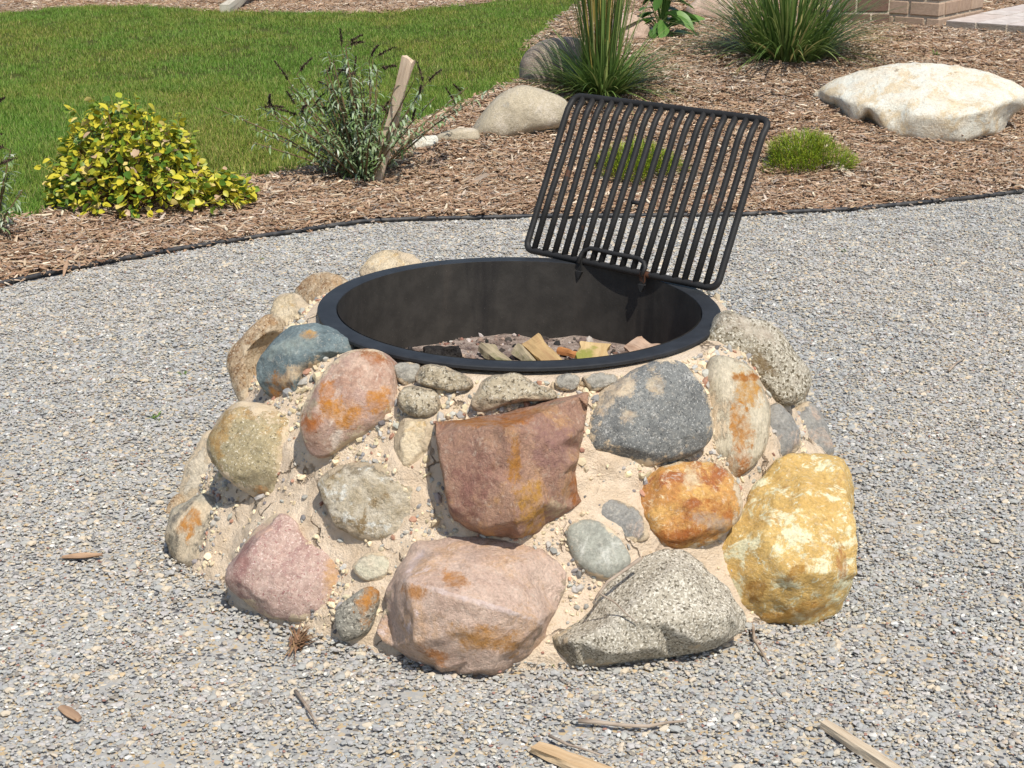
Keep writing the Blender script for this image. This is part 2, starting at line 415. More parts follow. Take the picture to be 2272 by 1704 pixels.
# ------------------------------------------------------------------ black edging strip
t = NT('black_plastic'); v = objvec(t); nz = t.noise(v, 30, 4)
M_EDGE = t.done(t.mix(t.ramp(nz, .35, .75), S(38,40,44), S(88,84,80)), .55, .4)
mb = MB(); ex = np.linspace(-3.4, 4.1, 120)
pts = [Vector((x, edgeY(x)+.006*noise.noise(Vector((x*3, 0, 2))), 0.016+.004*noise.noise(Vector((x*2.3, 5, 0))))) for x in ex]
tube(mb, pts, .0095, 8)
vs = []; fs = []
for i, p in enumerate(pts): vs += [(p.x, p.y-.003, -.05), (p.x, p.y+.003, -.05), (p.x, p.y+.003, p.z), (p.x, p.y-.003, p.z)]
for i in range(len(pts)-1):
    for a in range(4): b = (a+1) % 4; fs.append((4*i+a, 4*i+4+a, 4*i+4+b, 4*i+b))
mb.add(vs, fs)
tag(mb.build('garden_edging', M_EDGE, smooth=True), 'black plastic edging strip between the gravel and the mulch', 'edging')

# ------------------------------------------------------------------ stones
def catmull(P, n):
    P = np.asarray(P, float); m = len(P); out = []
    seg = np.linalg.norm(np.roll(P, -1, 0)-P, axis=1); cum = np.r_[0, np.cumsum(seg)]; tt = np.linspace(0, cum[-1], n, endpoint=False)
    for t in tt:
        i = min(int(np.searchsorted(cum, t, 'right'))-1, m-1); u = (t-cum[i])/max(seg[i], 1e-9)
        a, b, c, d = P[(i-1) % m], P[i], P[(i+1) % m], P[(i+2) % m]
        out.append(.5*((2*b)+(-a+c)*u+(2*a-5*b+4*c-d)*u*u+(-a+3*b-3*c+d)*u**3))
    return np.array(out)
def dist_poly(Q, C):
    """unsigned distance from points Q to closed polyline C, and inside flag"""
    A = C; B = np.roll(C, -1, 0); d2 = np.full(len(Q), 1e9); ins = np.zeros(len(Q), bool)
    for a, b in zip(A, B):
        ab = b-a; t = np.clip(((Q-a)@ab)/max(ab@ab, 1e-12), 0, 1); e = Q-(a+t[:, None]*ab); d2 = np.minimum(d2, (e*e).sum(1))
        c = ((a[1] > Q[:, 1]) != (b[1] > Q[:, 1]))
        with np.errstate(divide='ignore', invalid='ignore'):
            x = (b[0]-a[0])*(Q[:, 1]-a[1])/(b[1]-a[1])+a[0]
        ins ^= c & (Q[:, 0] < x)
    return np.sqrt(d2), ins
FRAMES = []          # stones' planes and outlines, for the mortar to rise against
def rock(name, outline, P0, nrm, mat, parent, depth=.7, ex=.7, amp=.05, freq=2.2, cuts=(), ncut=0, cut_h=(.7, .9), res=(72, 34), back=None, rec=True, seed=0, inner=None, sub=4, smooth=2, spots=None, hk=1.0, grow=None):
    """a stone whose outline (photo pixels) lies in the plane through P0 with normal nrm"""
    nrm = Vector(nrm).normalized(); P0 = Vector(P0)
    U = Vector((0, 0, 1)).cross(nrm).normalized(); V = nrm.cross(U)
    def to2(px, py):
        d = ray(px, py); p = CAM + d*((P0-CAM).dot(nrm)/d.dot(nrm)); q = p-P0; return (q.dot(U), q.dot(V))
    O2 = np.array([to2(*q) for q in outline]); c0 = O2.mean(0)
    if (rec or grow) and (inner is None or grow): O2 = c0+(O2-c0)*(grow or 1.06)
    C = catmull(O2, res[0])
    mr = float(np.linalg.norm(C-c0, axis=1).mean()); D = depth*mr*(.8 if rec else 1.0); B = (back or depth)*mr
    so = Vector(rng.uniform(-50, 50, 3))
    if inner is None:
        L = []; nph = res[1]; fs = []; nt_ = res[0]
        for j in range(nph+1):
            ph = math.pi*j/nph; s = math.sin(ph)**ex if 0 < j < nph else 0; c = math.cos(ph); h = math.copysign(abs(c)**ex, c)
            h = h*(D if h > 0 else B)
            ring = c0+(C-c0)*s if 0 < j < nph else c0[None]
            L += [(x, y, h) for x, y in ring]
        X = np.array(L)
        for k in range(nt_): fs.append((0, 1+k, 1+(k+1) % nt_))
        for j in range(nph-2):
            a = 1+j*nt_
            for k in range(nt_): l = (k+1) % nt_; fs.append((a+k, a+nt_+k, a+nt_+l, a+l))
        a = 1+(nph-2)*nt_; e = len(X)-1
        for k in range(nt_): fs.append((a+k, e, a+(k+1) % nt_))
    else:
        pts = [Vector(o) for o in O2]; ip = [to2(q[0], q[1]) for q in inner]
        r = geometry.delaunay_2d_cdt(pts+[Vector(q) for q in ip], [(i, (i+1) % len(pts)) for i in range(len(pts))], [], 1, 1e-5)
        hv = [0.0]*len(r[0])
        for i, og in enumerate(r[3]):
            for oo in og:
                if oo >= len(pts): hv[i] = inner[oo-len(pts)][2]*hk
        X = [(v.x, v.y, h) for v, h in zip(r[0], hv)]; F = [tuple(f) for f in r[2]]; n0 = len(X)
        bm = bmesh.new(); bv = [bm.verts.new(x) for x in X]
        for f in F: bm.faces.new([bv[i] for i in f])
        idx = [i for i in range(n0) if any(o < len(pts) for o in r[3][i])]
        order = sorted(idx, key=lambda i: min(o for o in r[3][i] if o < len(pts)))
        b2 = [bm.verts.new((c0[0]+(X[i][0]-c0[0])*.78, c0[1]+(X[i][1]-c0[1])*.78, -B)) for i in order]
        m = len(order)
        for k in range(m):
            l = (k+1) % m; bm.faces.new((bv[order[k]], b2[k], b2[l], bv[order[l]]))
        bm.faces.new(b2[::-1]); bmesh.ops.triangulate(bm, faces=bm.faces[:]); bmesh.ops.recalc_face_normals(bm, faces=bm.faces[:])
        for it in range(sub):
            lim = mr*.075
            es = [e for e in bm.edges if e.calc_length() > lim]
            if not es: break
            bmesh.ops.subdivide_edges(bm, edges=es, cuts=1); bmesh.ops.triangulate(bm, faces=[f for f in bm.faces if len(f.verts) > 3])
        for it in range(smooth): bmesh.ops.smooth_vert(bm, verts=bm.verts[:], factor=.5, use_axis_x=True, use_axis_y=True, use_axis_z=True)
        bm.verts.index_update(); X = np.array([v.co[:] for v in bm.verts]); fs = [tuple(v.index for v in f.verts) for f in bm.faces]; bm.free()
    cc = np.array([c0[0], c0[1], 0])
    allc = list(cuts)
    rs = np.random.default_rng(seed+len(outline)*7+int(outline[0][0]))
    for k in range(ncut):
        w = np.array([rs.normal(0, .75), rs.normal(0, .75), 1.0]); w /= np.linalg.norm(w); allc.append((w, rs.uniform(*cut_h)))
    for w, hh in allc:
        w = np.array(w, float); w /= np.linalg.norm(w); pr = (X-cc)@w; lim = pr.max()*hh
        ov = np.maximum(pr-lim, 0); X = X-np.outer(ov*.93, w)
    W = np.zeros_like(X)
    for i, x in enumerate(X):
        p = Vector(x)*(freq/mr)+so
        d = amp*mr*fbm(p, 2) + amp*.34*mr*fbm(p*3.7, 3); dr = x-cc; ln = np.linalg.norm(dr)+1e-6
        W[i] = x+dr/ln*d
    e, ins = dist_poly(W[:, :2], C); edge = np.where((W[:, 2] > -.02*mr) & ins, np.clip(1-e/(.55*mr), 0, 1), 1.0)
    Mx = np.array([U[:], V[:], nrm[:]]); G = W@Mx
    me = bpy.data.meshes.new(name); me.from_pydata(G.tolist(), [], fs); me.materials.append(mat)
    me.attributes.new('edge', 'FLOAT', 'POINT').data.foreach_set('value', edge.astype(np.float32))
    me.polygons.foreach_set('use_smooth', [True]*len(me.polygons)); me.update()
    o = bpy.data.objects.new(name, me); o.location = P0 if parent is None else P0-parent.location
    if spots: add_spots(o, spots, P0, U, V, to2)
    if rec: FRAMES.append((np.array(P0), np.array(U), np.array(V), np.array(nrm), C))
    return link(o, parent)

# ------------------------------------------------------------------ the fire pit
RING_Z = .55
PROF = [(-.05, .88), (0, .86), (.1, .80), (.2, .742), (.3, .69), (.36, .662), (.45, .605), (.5, .565), (.535, .525)]
mR = lambda z: lerp_tab(PROF, min(max(z, -.05), .535))
pit = tag(empty('fire_pit'), 'round fire pit of mortared field stones with a black steel ring', 'fire pit')
CROPS = {1: (350, 550, 3.687), 2: (350, 850, 2.765), 3: (800, 780, 3.687), 4: (800, 1130, 3.687), 5: (1200, 680, 3.16), 6: (1200, 980, 2.9105),
         'a': (0, 0, 2.5525), 'b': (500, 0, 2.5525), 'c': (1100, 0, 3.2917), 'd': (1600, 0, 3.2917), 'e': (1100, 180, 3.2917), 'f': (680, 540, 2.304)}
def C2(k, pts): ox, oy, s = CROPS[k]; return [(ox+p[0]/s, oy+p[1]/s)+tuple(p[2:]) for p in pts]
def mound_hit(px, py):
    d = ray(px, py); best = None; t = 2.2
    while t < 5.2:
        p = CAM+d*t; F = math.hypot(p.x, p.y)-mR(p.z)
        if p.z > .56: F += (p.z-.56)
        if p.z < -.05: break
        if best is None or F < best[0]: best = (F, p)
        if F < 0: break
        t += .005
    return best[1]
def at_y(px, py, Y): d = ray(px, py); return CAM+d*((Y-CAM.y)/d.y)
def pstone(crop, pts, mat, label=None, push=0.0, lift=.012, blend=.45, **kw):
    o = C2(crop, pts); xs = [p[0] for p in o]; ys = [p[1] for p in o]; cx, cy = sum(xs)/len(xs), sum(ys)/len(ys)
    P0 = kw.pop('P0', None) or mound_hit(cx, cy); tc = (CAM-P0).normalized()
    rad = Vector((P0.x, P0.y, 0)).normalized(); mn = (rad*.85+Vector((0, 0, .5))).normalized()
    n = (tc*(1-blend)+mn*blend).normalized(); P0 = P0+n*(push+lift)
    if kw.get('spots'): k_ = CROPS[crop][2]; kw['spots'] = [(q[0],)+C2(crop, [(q[1], q[2])])[0]+(q[3]/k_, q[4]/k_, q[5] if len(q) > 5 else 0.0) for q in kw['spots']]
    if 'inner' in kw and kw['inner']: kw['inner'] = C2(crop, kw['inner'])
    s = rock('stone', o, P0, n, mat, pit, **kw)
    if label: s['label'] = label
    return s
OR, RU = S(196,120,34), S(164,88,32)
m_green = stone_mat('green_stone', S(96,112,114), S(122,138,138), 14, [(S(160,172,166), 14, .62, .05)], dust=.16, bump=.35)
m_pinkor = stone_mat('pink_orange_stone', S(206,172,146), S(180,136,110), 18, [(S(190,152,132), 10, .55, .06), (S(232,208,184), 16, .60, .06)], dust=.3, bump=.35)
m_brown = stone_mat('brown_stone', S(182,142,92), S(204,176,136), 22, [(S(150,110,66), 9, .58, .06)], dust=.25, speck=(S(120,90,60), S(226,206,176), 130, .35))
m_cream = stone_mat('cream_stone', S(240,218,178), S(222,196,150), 14, [(S(214,170,90), 9, .60, .06), (S(196,136,100), 6, .64, .05)], dust=.5)
m_olive = stone_mat('olive_stone', S(184,164,118), S(160,146,106), 18, [(S(192,148,80), 7, .58, .07), (S(132,128,110), 9, .62, .04), (S(222,206,176), 18, .62, .05)], dust=.42, speck=(S(120,110,84), S(230,220,196), 130, .3), bump=.35)
m_strip = stone_mat('striped_stone', S(222,198,160), S(176,166,142), 12, [(S(190,180,156), 12, .6, .05)], dust=.34, stretch=(1, 1, .5))
m_pale = stone_mat('pale_stone', S(206,192,166), S(226,208,176), 10, [(S(172,162,144), 7, .62, .05)], dust=.6)
m_white = stone_mat('white_tan_stone', S(238,224,196), S(200,180,142), 20, [(S(168,140,92), 11, .57, .04), (S(190,140,70), 8, .68, .04), (S(246,238,222), 14, .58, .04)], dust=.3, bump=.7)
m_pinkpur = stone_mat('pink_purple_stone', S(200,168,150), S(178,144,128), 30, [(S(214,180,162), 30, .6, .06), (S(160,118,110), 8, .58, .08), (S(190,130,70), 5, .70, .04)], dust=.2, speck=(S(156,112,106), S(224,200,188), 170, .3), bump=.3)
m_palegr = stone_mat('pale_green_stone', S(214,208,176), S(226,210,178), 20, dust=.45)
m_greyor = stone_mat('grey_orange_stone', S(172,166,148), S(146,140,124), 22, [(S(196,190,172), 14, .6, .05)], dust=.2, speck=(S(100,96,88), S(216,208,190), 140, .5))
m_block = stone_mat('red_brown_block', S(196,150,118), S(174,128,104), 14, [(S(202,148,92), 9, .56, .07), (S(156,112,96), 12, .64, .06), (S(212,170,150), 30, .68, .04)], dust=.04, bump=.6, stretch=(1, 1, .8), rough=.65)
m_bigpink = stone_mat('pink_slab', S(224,192,168), S(208,172,148), 11, [(S(212,164,112), 7, .56, .09), (S(196,140,86), 16, .67, .04), (S(236,212,204), 7, .62, .05)], dust=.04, bump=.55, rough=.62)
m_gran = stone_mat('grey_granite', S(200,188,164), S(178,166,142), 20, [(S(206,196,176), 12, .6, .08)], dust=.1, speck=(S(112,104,88), S(236,228,210), 150, .8), bump=.45)
m_yellow = stone_mat('yellow_stone', S(232,190,96), S(220,174,78), 10, [(S(252,234,184), 13, .54, .04), (S(254,240,200), 50, .60, .04), (S(214,164,76), 26, .60, .04), (S(178,128,52), 16, .70, .03)], dust=.02, bump=.5, stretch=(1, 1, 1.2))
m_orange = stone_mat('orange_stone', S(222,168,74), S(196,128,44), 13, [(S(172,98,34), 8, .57, .05), (S(196,170,146), 8, .66, .03), (S(244,220,168), 26, .62, .05)], dust=.22, bump=.4)
m_dark = stone_mat('dark_grey_stone', S(130,131,126), S(108,109,106), 16, [(S(178,176,168), 22, .60, .05), (S(140,140,134), 60, .6, .05)], dust=.30, speck=(S(78,80,80), S(186,184,178), 190, .3), bump=.35)
m_grvert = stone_mat('orange_banded_stone', S(206,192,160), S(226,210,178), 14, [(S(190,176,148), 12, .58, .05)], dust=.34, stretch=(1.5, 1, .55))
m_gran2 = stone_mat('tan_granite', S(190,178,152), S(156,142,112), 16, [(S(216,204,180), 8, .58, .08), (S(136,116,80), 9, .62, .07)], dust=.2, speck=(S(104,92,68), S(236,228,208), 130, .8), bump=.6)
m_grmix = stone_mat('grey_pink_stone', S(166,162,152), S(142,140,134), 18, [(S(206,176,150), 9, .55, .06), (S(194,128,70), 8, .68, .03)], dust=.36)
m_round = stone_mat('round_grey_stone', S(168,168,152), S(150,150,136), 24, [(S(196,194,180), 18, .6, .06)], dust=.26, bump=.25)
m_small = stone_mat('small_tan_stone', S(222,204,168), S(200,180,142), 24, [(S(128,120,102), 20, .60, .05), (S(236,224,198), 22, .62, .05)], dust=.36, speck=(S(110,98,78), S(240,230,208), 140, .5), bump=.8)
m_smgrey = stone_mat('small_grey_stone', S(190,182,164), S(160,154,140), 24, [(S(130,128,120), 16, .62, .04)], dust=.4)

# lowest course first
pstone(4, [(210,700),(230,620),(300,480),(380,370),(420,290),(480,250),(650,245),(850,215),(1000,215),(1150,235),(1300,270),(1480,330),(1600,420),(1690,520),(1680,660),(1620,800),(1540,940),(1500,1060),(1400,1200),(1250,1310),(1120,1380),(900,1390),(700,1370),(600,1310),(420,1240),(280,1130),(190,1080),(140,1020),(130,970),(210,800)],
       m_bigpink, 'large pink slab with a pale ridge across its face', spots=[(S(244,226,216),1000,785,540,20,.27),(S(206,146,84),800,590,140,50,.4),(S(208,152,80),1050,1060,260,110,.2),(S(198,140,80),500,700,110,60),(S(190,128,70),640,1190,120,60,.5),(S(240,222,216),470,450,40,110,.4)], push=.0, depth=.6, amp=.024, freq=4, sub=6, smooth=0, hk=1.2,
       inner=[(430,610,.115),(620,665,.135),(800,740,.145),(1000,795,.145),(1250,855,.13),(1490,915,.09),(650,400,.065),(1000,420,.075),(1350,500,.06),(500,860,.125),(480,1090,.10),(620,1250,.06),(900,1250,.075),(1150,1200,.085),(1350,1060,.085),(330,760,.07),(700,360,.05),(900,1000,.125),(660,1310,.055),(900,1330,.06),(1100,1300,.065)])
pstone(6, [(50,1250),(110,1210),(250,1150),(330,1070),(350,990),(430,900),(560,810),(700,720),(800,680),(900,690),(980,720),(1040,770),(1080,830),(1150,880),(1210,930),(1260,1020),(1310,1090),(1340,1150),(1320,1220),(1240,1270),(1130,1340),(1000,1370),(850,1390),(700,1410),(600,1430),(450,1455),(300,1465),(180,1450),(120,1400),(60,1340),(40,1290)],
       m_gran, 'speckled grey granite boulder', spots=[(S(132,124,104),120,1350,90,60,.6)], push=.012, depth=.5, amp=.025, freq=4, sub=6, smooth=2,  # dark spot paints the shade on the lower-left facet
       inner=[(190,1290,.085),(230,1430,.05),(420,1180,.10),(640,1000,.10),(800,860,.085),(950,930,.085),(700,1180,.115),(980,1120,.105),(1150,1150,.08),(450,1380,.085),(700,1340,.085),(950,1300,.085),(1150,1260,.06)])
pstone(6, [(1140,700),(1180,610),(1235,530),(1290,480),(1330,420),(1355,360),(1380,310),(1420,260),(1480,200),(1530,120),(1620,95),(1750,90),(1900,100),(1950,140),(1990,210),(2010,300),(2010,420),(1995,560),(1985,700),(1970,850),(1950,1000),(1930,1070),(1880,1110),(1830,1160),(1720,1190),(1620,1185),(1540,1170),(1450,1150),(1370,1090),(1290,1040),(1230,950),(1190,870),(1160,790)],
       m_yellow, 'large yellow and cream stone', spots=[(S(190,130,76),1755,850,45,85),(S(176,130,60),1470,890,60,30,-.5),(S(180,134,64),1330,980,30,60),(S(212,160,80),1600,1120,250,50)], push=.06, blend=.5, depth=.8, amp=.03, freq=4.5, sub=6, smooth=1, grow=1.04,
       inner=[(1850,210,.07),(1830,400,.11),(1860,620,.135),(1875,880,.12),(1840,1060,.06),(1500,560,.12),(1330,640,.10),(1620,900,.17),(1600,300,.085),(1540,420,.11),(1420,420,.08),(1420,900,.135),(1600,1100,.09),(1680,640,.15),(1700,180,.03)])
pstone(2, [(445,1180),(460,1090),(500,1000),(540,890),(580,830),(680,810),(800,830),(860,880),(900,960),(1000,1010),(1090,1050),(1150,1090),(1180,1170),(1160,1280),(1090,1390),(1000,1440),(920,1460),(800,1440),(690,1430),(600,1380),(510,1310),(460,1250)],
       m_pinkpur, 'pink and purple granite stone', spots=[(S(206,164,112),1110,1200,55,130),(S(160,120,112),560,1080,60,160),(S(226,190,168),640,900,90,50)], depth=.62, amp=.05, push=-.008, ncut=5, cut_h=(.76, .9))
pstone(2, [(75,960),(85,880),(120,780),(200,745),(300,700),(380,760),(430,850),(435,950),(410,1040),(350,1120),(280,1145),(180,1115),(100,1050)], m_strip, 'stone streaked with black and orange', spots=[(S(92,92,86),370,950,70,110,.2),(S(206,140,52),250,880,60,80),(S(120,118,110),190,810,22,120,.5),(S(110,106,92),130,1010,60,60)], depth=.6, amp=.05)
pstone(2, [(148,735),(165,620),(205,500),(260,400),(320,310),(380,330),(400,440),(420,540),(450,620),(400,700),(310,740),(210,760)], m_pale, 'pale mortar-smeared stone', depth=.5, amp=.05, push=-.02)
pstone(2, [(60,850),(75,760),(110,700),(150,690),(160,770),(130,860),(85,880)], m_brown, depth=.7)
pstone(2, [(1205,1130),(1240,1080),(1300,1045),(1370,1045),(1420,1090),(1420,1150),(1380,1200),(1310,1215),(1240,1190)], m_palegr, 'small pale green stone', depth=.5, amp=.04)
pstone(2, [(1100,1430),(1130,1370),(1200,1310),(1260,1270),(1310,1260),(1355,1290),(1350,1370),(1320,1460),(1280,1530),(1210,1560),(1150,1570),(1110,1510)], m_greyor, 'small grey stone with an orange edge', spots=[(S(206,140,56),1305,1340,55,120,.2)], depth=.8, amp=.04, push=.01)
# middle course
pstone(2, [(350,400),(360,300),(390,220),(420,165),(520,140),(640,140),(740,170),(830,230),(880,310),(905,420),(905,560),(870,650),(800,720),(720,750),(650,730),(560,660),(470,600),(400,530),(365,470)],
       m_olive, 'rounded olive tan stone', spots=[(S(142,132,104),720,620,90,55),(S(184,150,94),440,340,70,150),(S(206,158,106),680,690,60,30),(S(224,204,170),850,480,60,200)], depth=.7, amp=.05, push=.008, ncut=4, cut_h=(.82, .92))
pstone(2, [(1000,640),(1040,570),(1120,520),(1220,500),(1340,500),(1440,540),(1560,590),(1640,660),(1650,750),(1600,830),(1520,890),(1440,950),(1340,970),(1230,940),(1130,890),(1080,820),(1040,740)],
       m_white, 'cream and tan knobbly stone', depth=.5, amp=.06, push=-.015)
pstone(3, [(610,570),(700,565),(850,555),(1000,520),(1200,490),(1400,430),(1600,385),(1750,350),(1850,330),(1868,340),(1850,480),(1830,640),(1800,800),(1760,980),(1770,1150),(1805,1220),(1760,1280),(1650,1340),(1530,1420),(1470,1490),(1340,1540),(1200,1540),(1000,1510),(860,1450),(770,1390),(720,1310),(700,1200),(690,1100),(650,900),(610,700)],
       m_block, 'angular red brown block with a split face', spots=[(S(192,126,50),930,600,330,55,.12),(S(190,120,52),1300,560,170,70,-.3),(S(208,156,66),1390,1250,130,240),(S(200,140,56),1270,980,50,190),(S(184,114,50),1760,1120,60,180),(S(164,118,104),900,1150,170,230),(S(176,136,124),1560,820,180,200),(S(224,204,168),1600,1290,80,70,-.5)], push=-.012, depth=.9, amp=.02, freq=5, sub=6, smooth=0, hk=1.35,
       inner=[(628,600,.045),(640,720,.062),(672,900,.068),(706,1100,.068),(735,1260,.065),(790,1370,.055),(1845,450,.02),(1812,640,.03),(1772,900,.045),(890,1425,.06),(1020,1480,.068),(1300,1515,.06),(850,640,.085),(1030,665,.105),(1190,690,.125),(1300,620,.09),(1450,560,.08),(1600,470,.055),(1780,380,.02),(1215,850,.12),(1310,830,.10),(1380,700,.10),(1260,1000,.105),(1380,1060,.085),(1480,1060,.075),(1660,1020,.07),(1700,960,.075),(1750,700,.06),(1600,800,.085),(1245,1200,.115),(1265,1400,.10),(1480,1250,.075),(1640,1280,.035),(1330,1480,.06),(860,1340,.075),(1050,1450,.08),(1000,1000,.10),(1000,1250,.095),(1400,1380,.075)])
pstone(3, [(280,700),(310,650),(330,580),(440,540),(600,560),(612,640),(590,720),(560,830),(500,920),(420,950),(320,930),(280,840)], m_cream, 'cream block beside the red brown block', depth=.55, amp=.04, push=-.005, ncut=3)
pstone(5, [(310,890),(330,800),(390,690),(450,590),(600,500),(740,430),(830,395),(900,395),(990,440),(1060,510),(1110,590),(1150,700),(1165,820),(1160,920),(1100,1000),(1000,1040),(870,1080),(720,1110),(560,1120),(440,1060),(360,990)],
       m_dark, 'big rounded dark grey stone', spots=[(S(224,204,172),480,600,190,90,-.6),(S(214,196,166),560,780,50,60),(S(216,198,166),760,560,60,80)], depth=.62, amp=.04, push=.005, ncut=4, cut_h=(.84, .94))
pstone(6, [(600,340),(660,250),(760,190),(900,150),(1050,145),(1130,160),(1200,220),(1250,290),(1270,380),(1260,470),(1220,540),(1150,600),(1060,650),(920,685),(800,660),(720,570),(660,470),(620,410)],
       m_orange, 'bright orange and gold stone', spots=[(S(176,104,44),1090,440,160,60,.5),(S(194,172,148),1080,530,120,45,.3),(S(170,100,42),900,620,140,40),(S(236,214,172),940,240,60,70)], depth=.66, amp=.06, push=.01, ncut=5, cut_h=(.78, .92))
pstone(5, [(1150,1000),(1165,850),(1165,650),(1170,480),(1220,380),(1330,390),(1430,440),(1500,520),(1540,620),(1575,720),(1575,850),(1550,980),(1490,1080),(1420,1150),(1350,1190),(1290,1150),(1240,1090),(1180,1070)],
       m_grvert, 'tall grey stone with an orange band', spots=[(S(210,154,66),1390,600,95,120),(S(200,136,52),1350,850,75,140),(S(190,120,48),1360,1100,70,80),(S(176,112,48),1400,520,110,25)], depth=.6, amp=.03)
pstone(6, [(170,600),(190,550),(260,515),(350,520),(430,560),(500,630),(550,710),(565,770),(520,830),(440,880),(380,870),(290,830),(230,780),(190,700)], m_round, 'round grey cobble', depth=.6, amp=.03)
pstone(6, [(340,490),(370,410),(440,380),(540,400),(620,450),(670,540),(690,610),(640,640),(560,640),(480,600),(400,550)], m_grmix, 'pinkish stone smeared with mortar', depth=.45, amp=.05, push=-.01)
pstone(5, [(1570,900),(1590,750),(1640,690),(1710,740),(1760,810),(1800,900),(1790,1000),(1700,1045),(1600,1040)], m_grmix, 'grey stone with a pale side', depth=.6, amp=.05)
pstone(5, [(1735,830),(1780,730),(1850,690),(1910,730),(1960,820),(2000,930),(2020,1050),(1900,1080),(1790,1060),(1755,940)], m_grmix, 'grey stone with a rust tip', depth=.7, amp=.05, push=-.05)
# upper course
pstone(1, [(845,1010),(860,920),(930,810),(1010,720),(1100,670),(1200,665),(1290,645),(1400,665),(1500,730),(1600,800),(1640,850),(1500,900),(1330,990),(1230,1080),(1170,1190),(1090,1290),(1010,1280),(940,1220),(880,1150),(850,1090)],
       m_green, 'blue green stone with an orange corner', spots=[(S(196,138,66),1050,1150,110,90),(S(206,160,90),1320,750,55,35),(S(222,200,164),1180,1060,120,45,-.6),(S(160,172,164),1180,850,230,60,-.2)], depth=.75, amp=.05, push=.008, ncut=5, cut_h=(.72, .88), inner=None)
pstone(1, [(1640,860),(1720,850),(1820,870),(1900,930),(1940,1010),(1950,1120),(1955,1250),(1930,1340),(1850,1430),(1740,1500),(1620,1570),(1500,1640),(1400,1680),(1290,1680),(1240,1620),(1210,1500),(1215,1380),(1240,1280),(1290,1180),(1370,1080),(1450,970),(1540,890)],
       m_pinkor, 'pink stone with orange stains', spots=[(S(200,128,44),1450,1230,60,130),(S(206,140,50),1570,1380,170,100),(S(206,140,50),1870,1270,85,110),(S(176,106,48),1300,1440,90,90),(S(176,112,60),1790,900,150,55,.4),(S(186,172,146),1300,1320,70,60)], depth=.75, amp=.04, push=.012, ncut=3, cut_h=(.86, .95))
pstone(1, [(940,570),(1000,600),(995,690),(960,720),(870,800),(805,900),(800,1000),(795,1150),(770,1270),(720,1280),(680,1220),(640,1110),(605,980),(620,880),(710,780),(800,680),(870,610)], m_brown, 'tall brown stone at the left edge', depth=.7, amp=.03, push=.0)
pstone(1, [(940,550),(980,450),(1060,390),(1160,400),(1240,480),(1330,560),(1345,650),(1200,680),(1100,700),(1010,705),(960,640)], m_cream, 'cream and yellow stone beside the ring', P0=at_y(659, 702, .10), lift=0, depth=.45, amp=.06)
pstone(1, [(1150,360),(1220,290),(1300,240),(1400,220),(1490,240),(1535,270),(1540,340),(1500,440),(1380,500),(1240,480),(1170,420)], m_brown, 'tan stone behind the ring', P0=at_y(713, 645, .33), lift=0, depth=.5, amp=.06)
pstone(1, [(1690,190),(1760,110),(1830,70),(1930,50),(2040,70),(2115,95),(2180,190),(2100,290),(1950,330),(1780,310),(1680,250)], m_cream, 'pale stone behind the back of the ring', P0=at_y(865, 600, .50), lift=0, depth=.5, amp=.06)
pstone(5, [(1170,260),(1230,140),(1280,60),(1380,80),(1500,110),(1620,170),(1700,270),(1780,380),(1850,480),(1850,560),(1810,640),(1730,680),(1640,660),(1580,600),(1500,520),(1430,430),(1330,370),(1250,340),(1180,320)],
       m_gran2, 'speckled tan granite at the right of the ring', spots=[(S(222,210,188),1400,180,200,60,.5),(S(146,124,86),1450,420,120,60,.7)], depth=.6, amp=.05, push=.02, ncut=4, cut_h=(.75, .9))
for pts in ([(280,130),(330,95),(420,95),(480,120),(450,240),(380,270),(300,220)], [(1600,230),(1650,190),(1750,190),(1790,240),(1740,310),(1650,310),(1600,280)], [(1830,210),(1950,180),(2060,190),(2100,240),(2020,290),(1930,320),(1880,310),(1840,260)]):
    pstone(3, pts, m_smgrey, depth=.7, amp=.08, push=.01, res=(40, 20), ncut=3)
for pts in ([(470,190),(520,130),(600,115),(720,140),(820,180),(900,230),(900,290),(830,315),(720,320),(580,290),(480,250)], [(310,400),(350,320),(420,280),(520,310),(600,330),(640,430),(600,510),(500,535),(400,510),(330,470)],
            [(920,430),(960,330),(1040,230),(1200,195),(1330,210),(1420,270),(1560,320),(1600,370),(1500,400),(1300,410),(1200,440),(1080,470),(980,490)]):
    pstone(3, pts, m_small, depth=.8, amp=.07, push=.02, res=(48, 24), ncut=4, cut_h=(.75, .9))
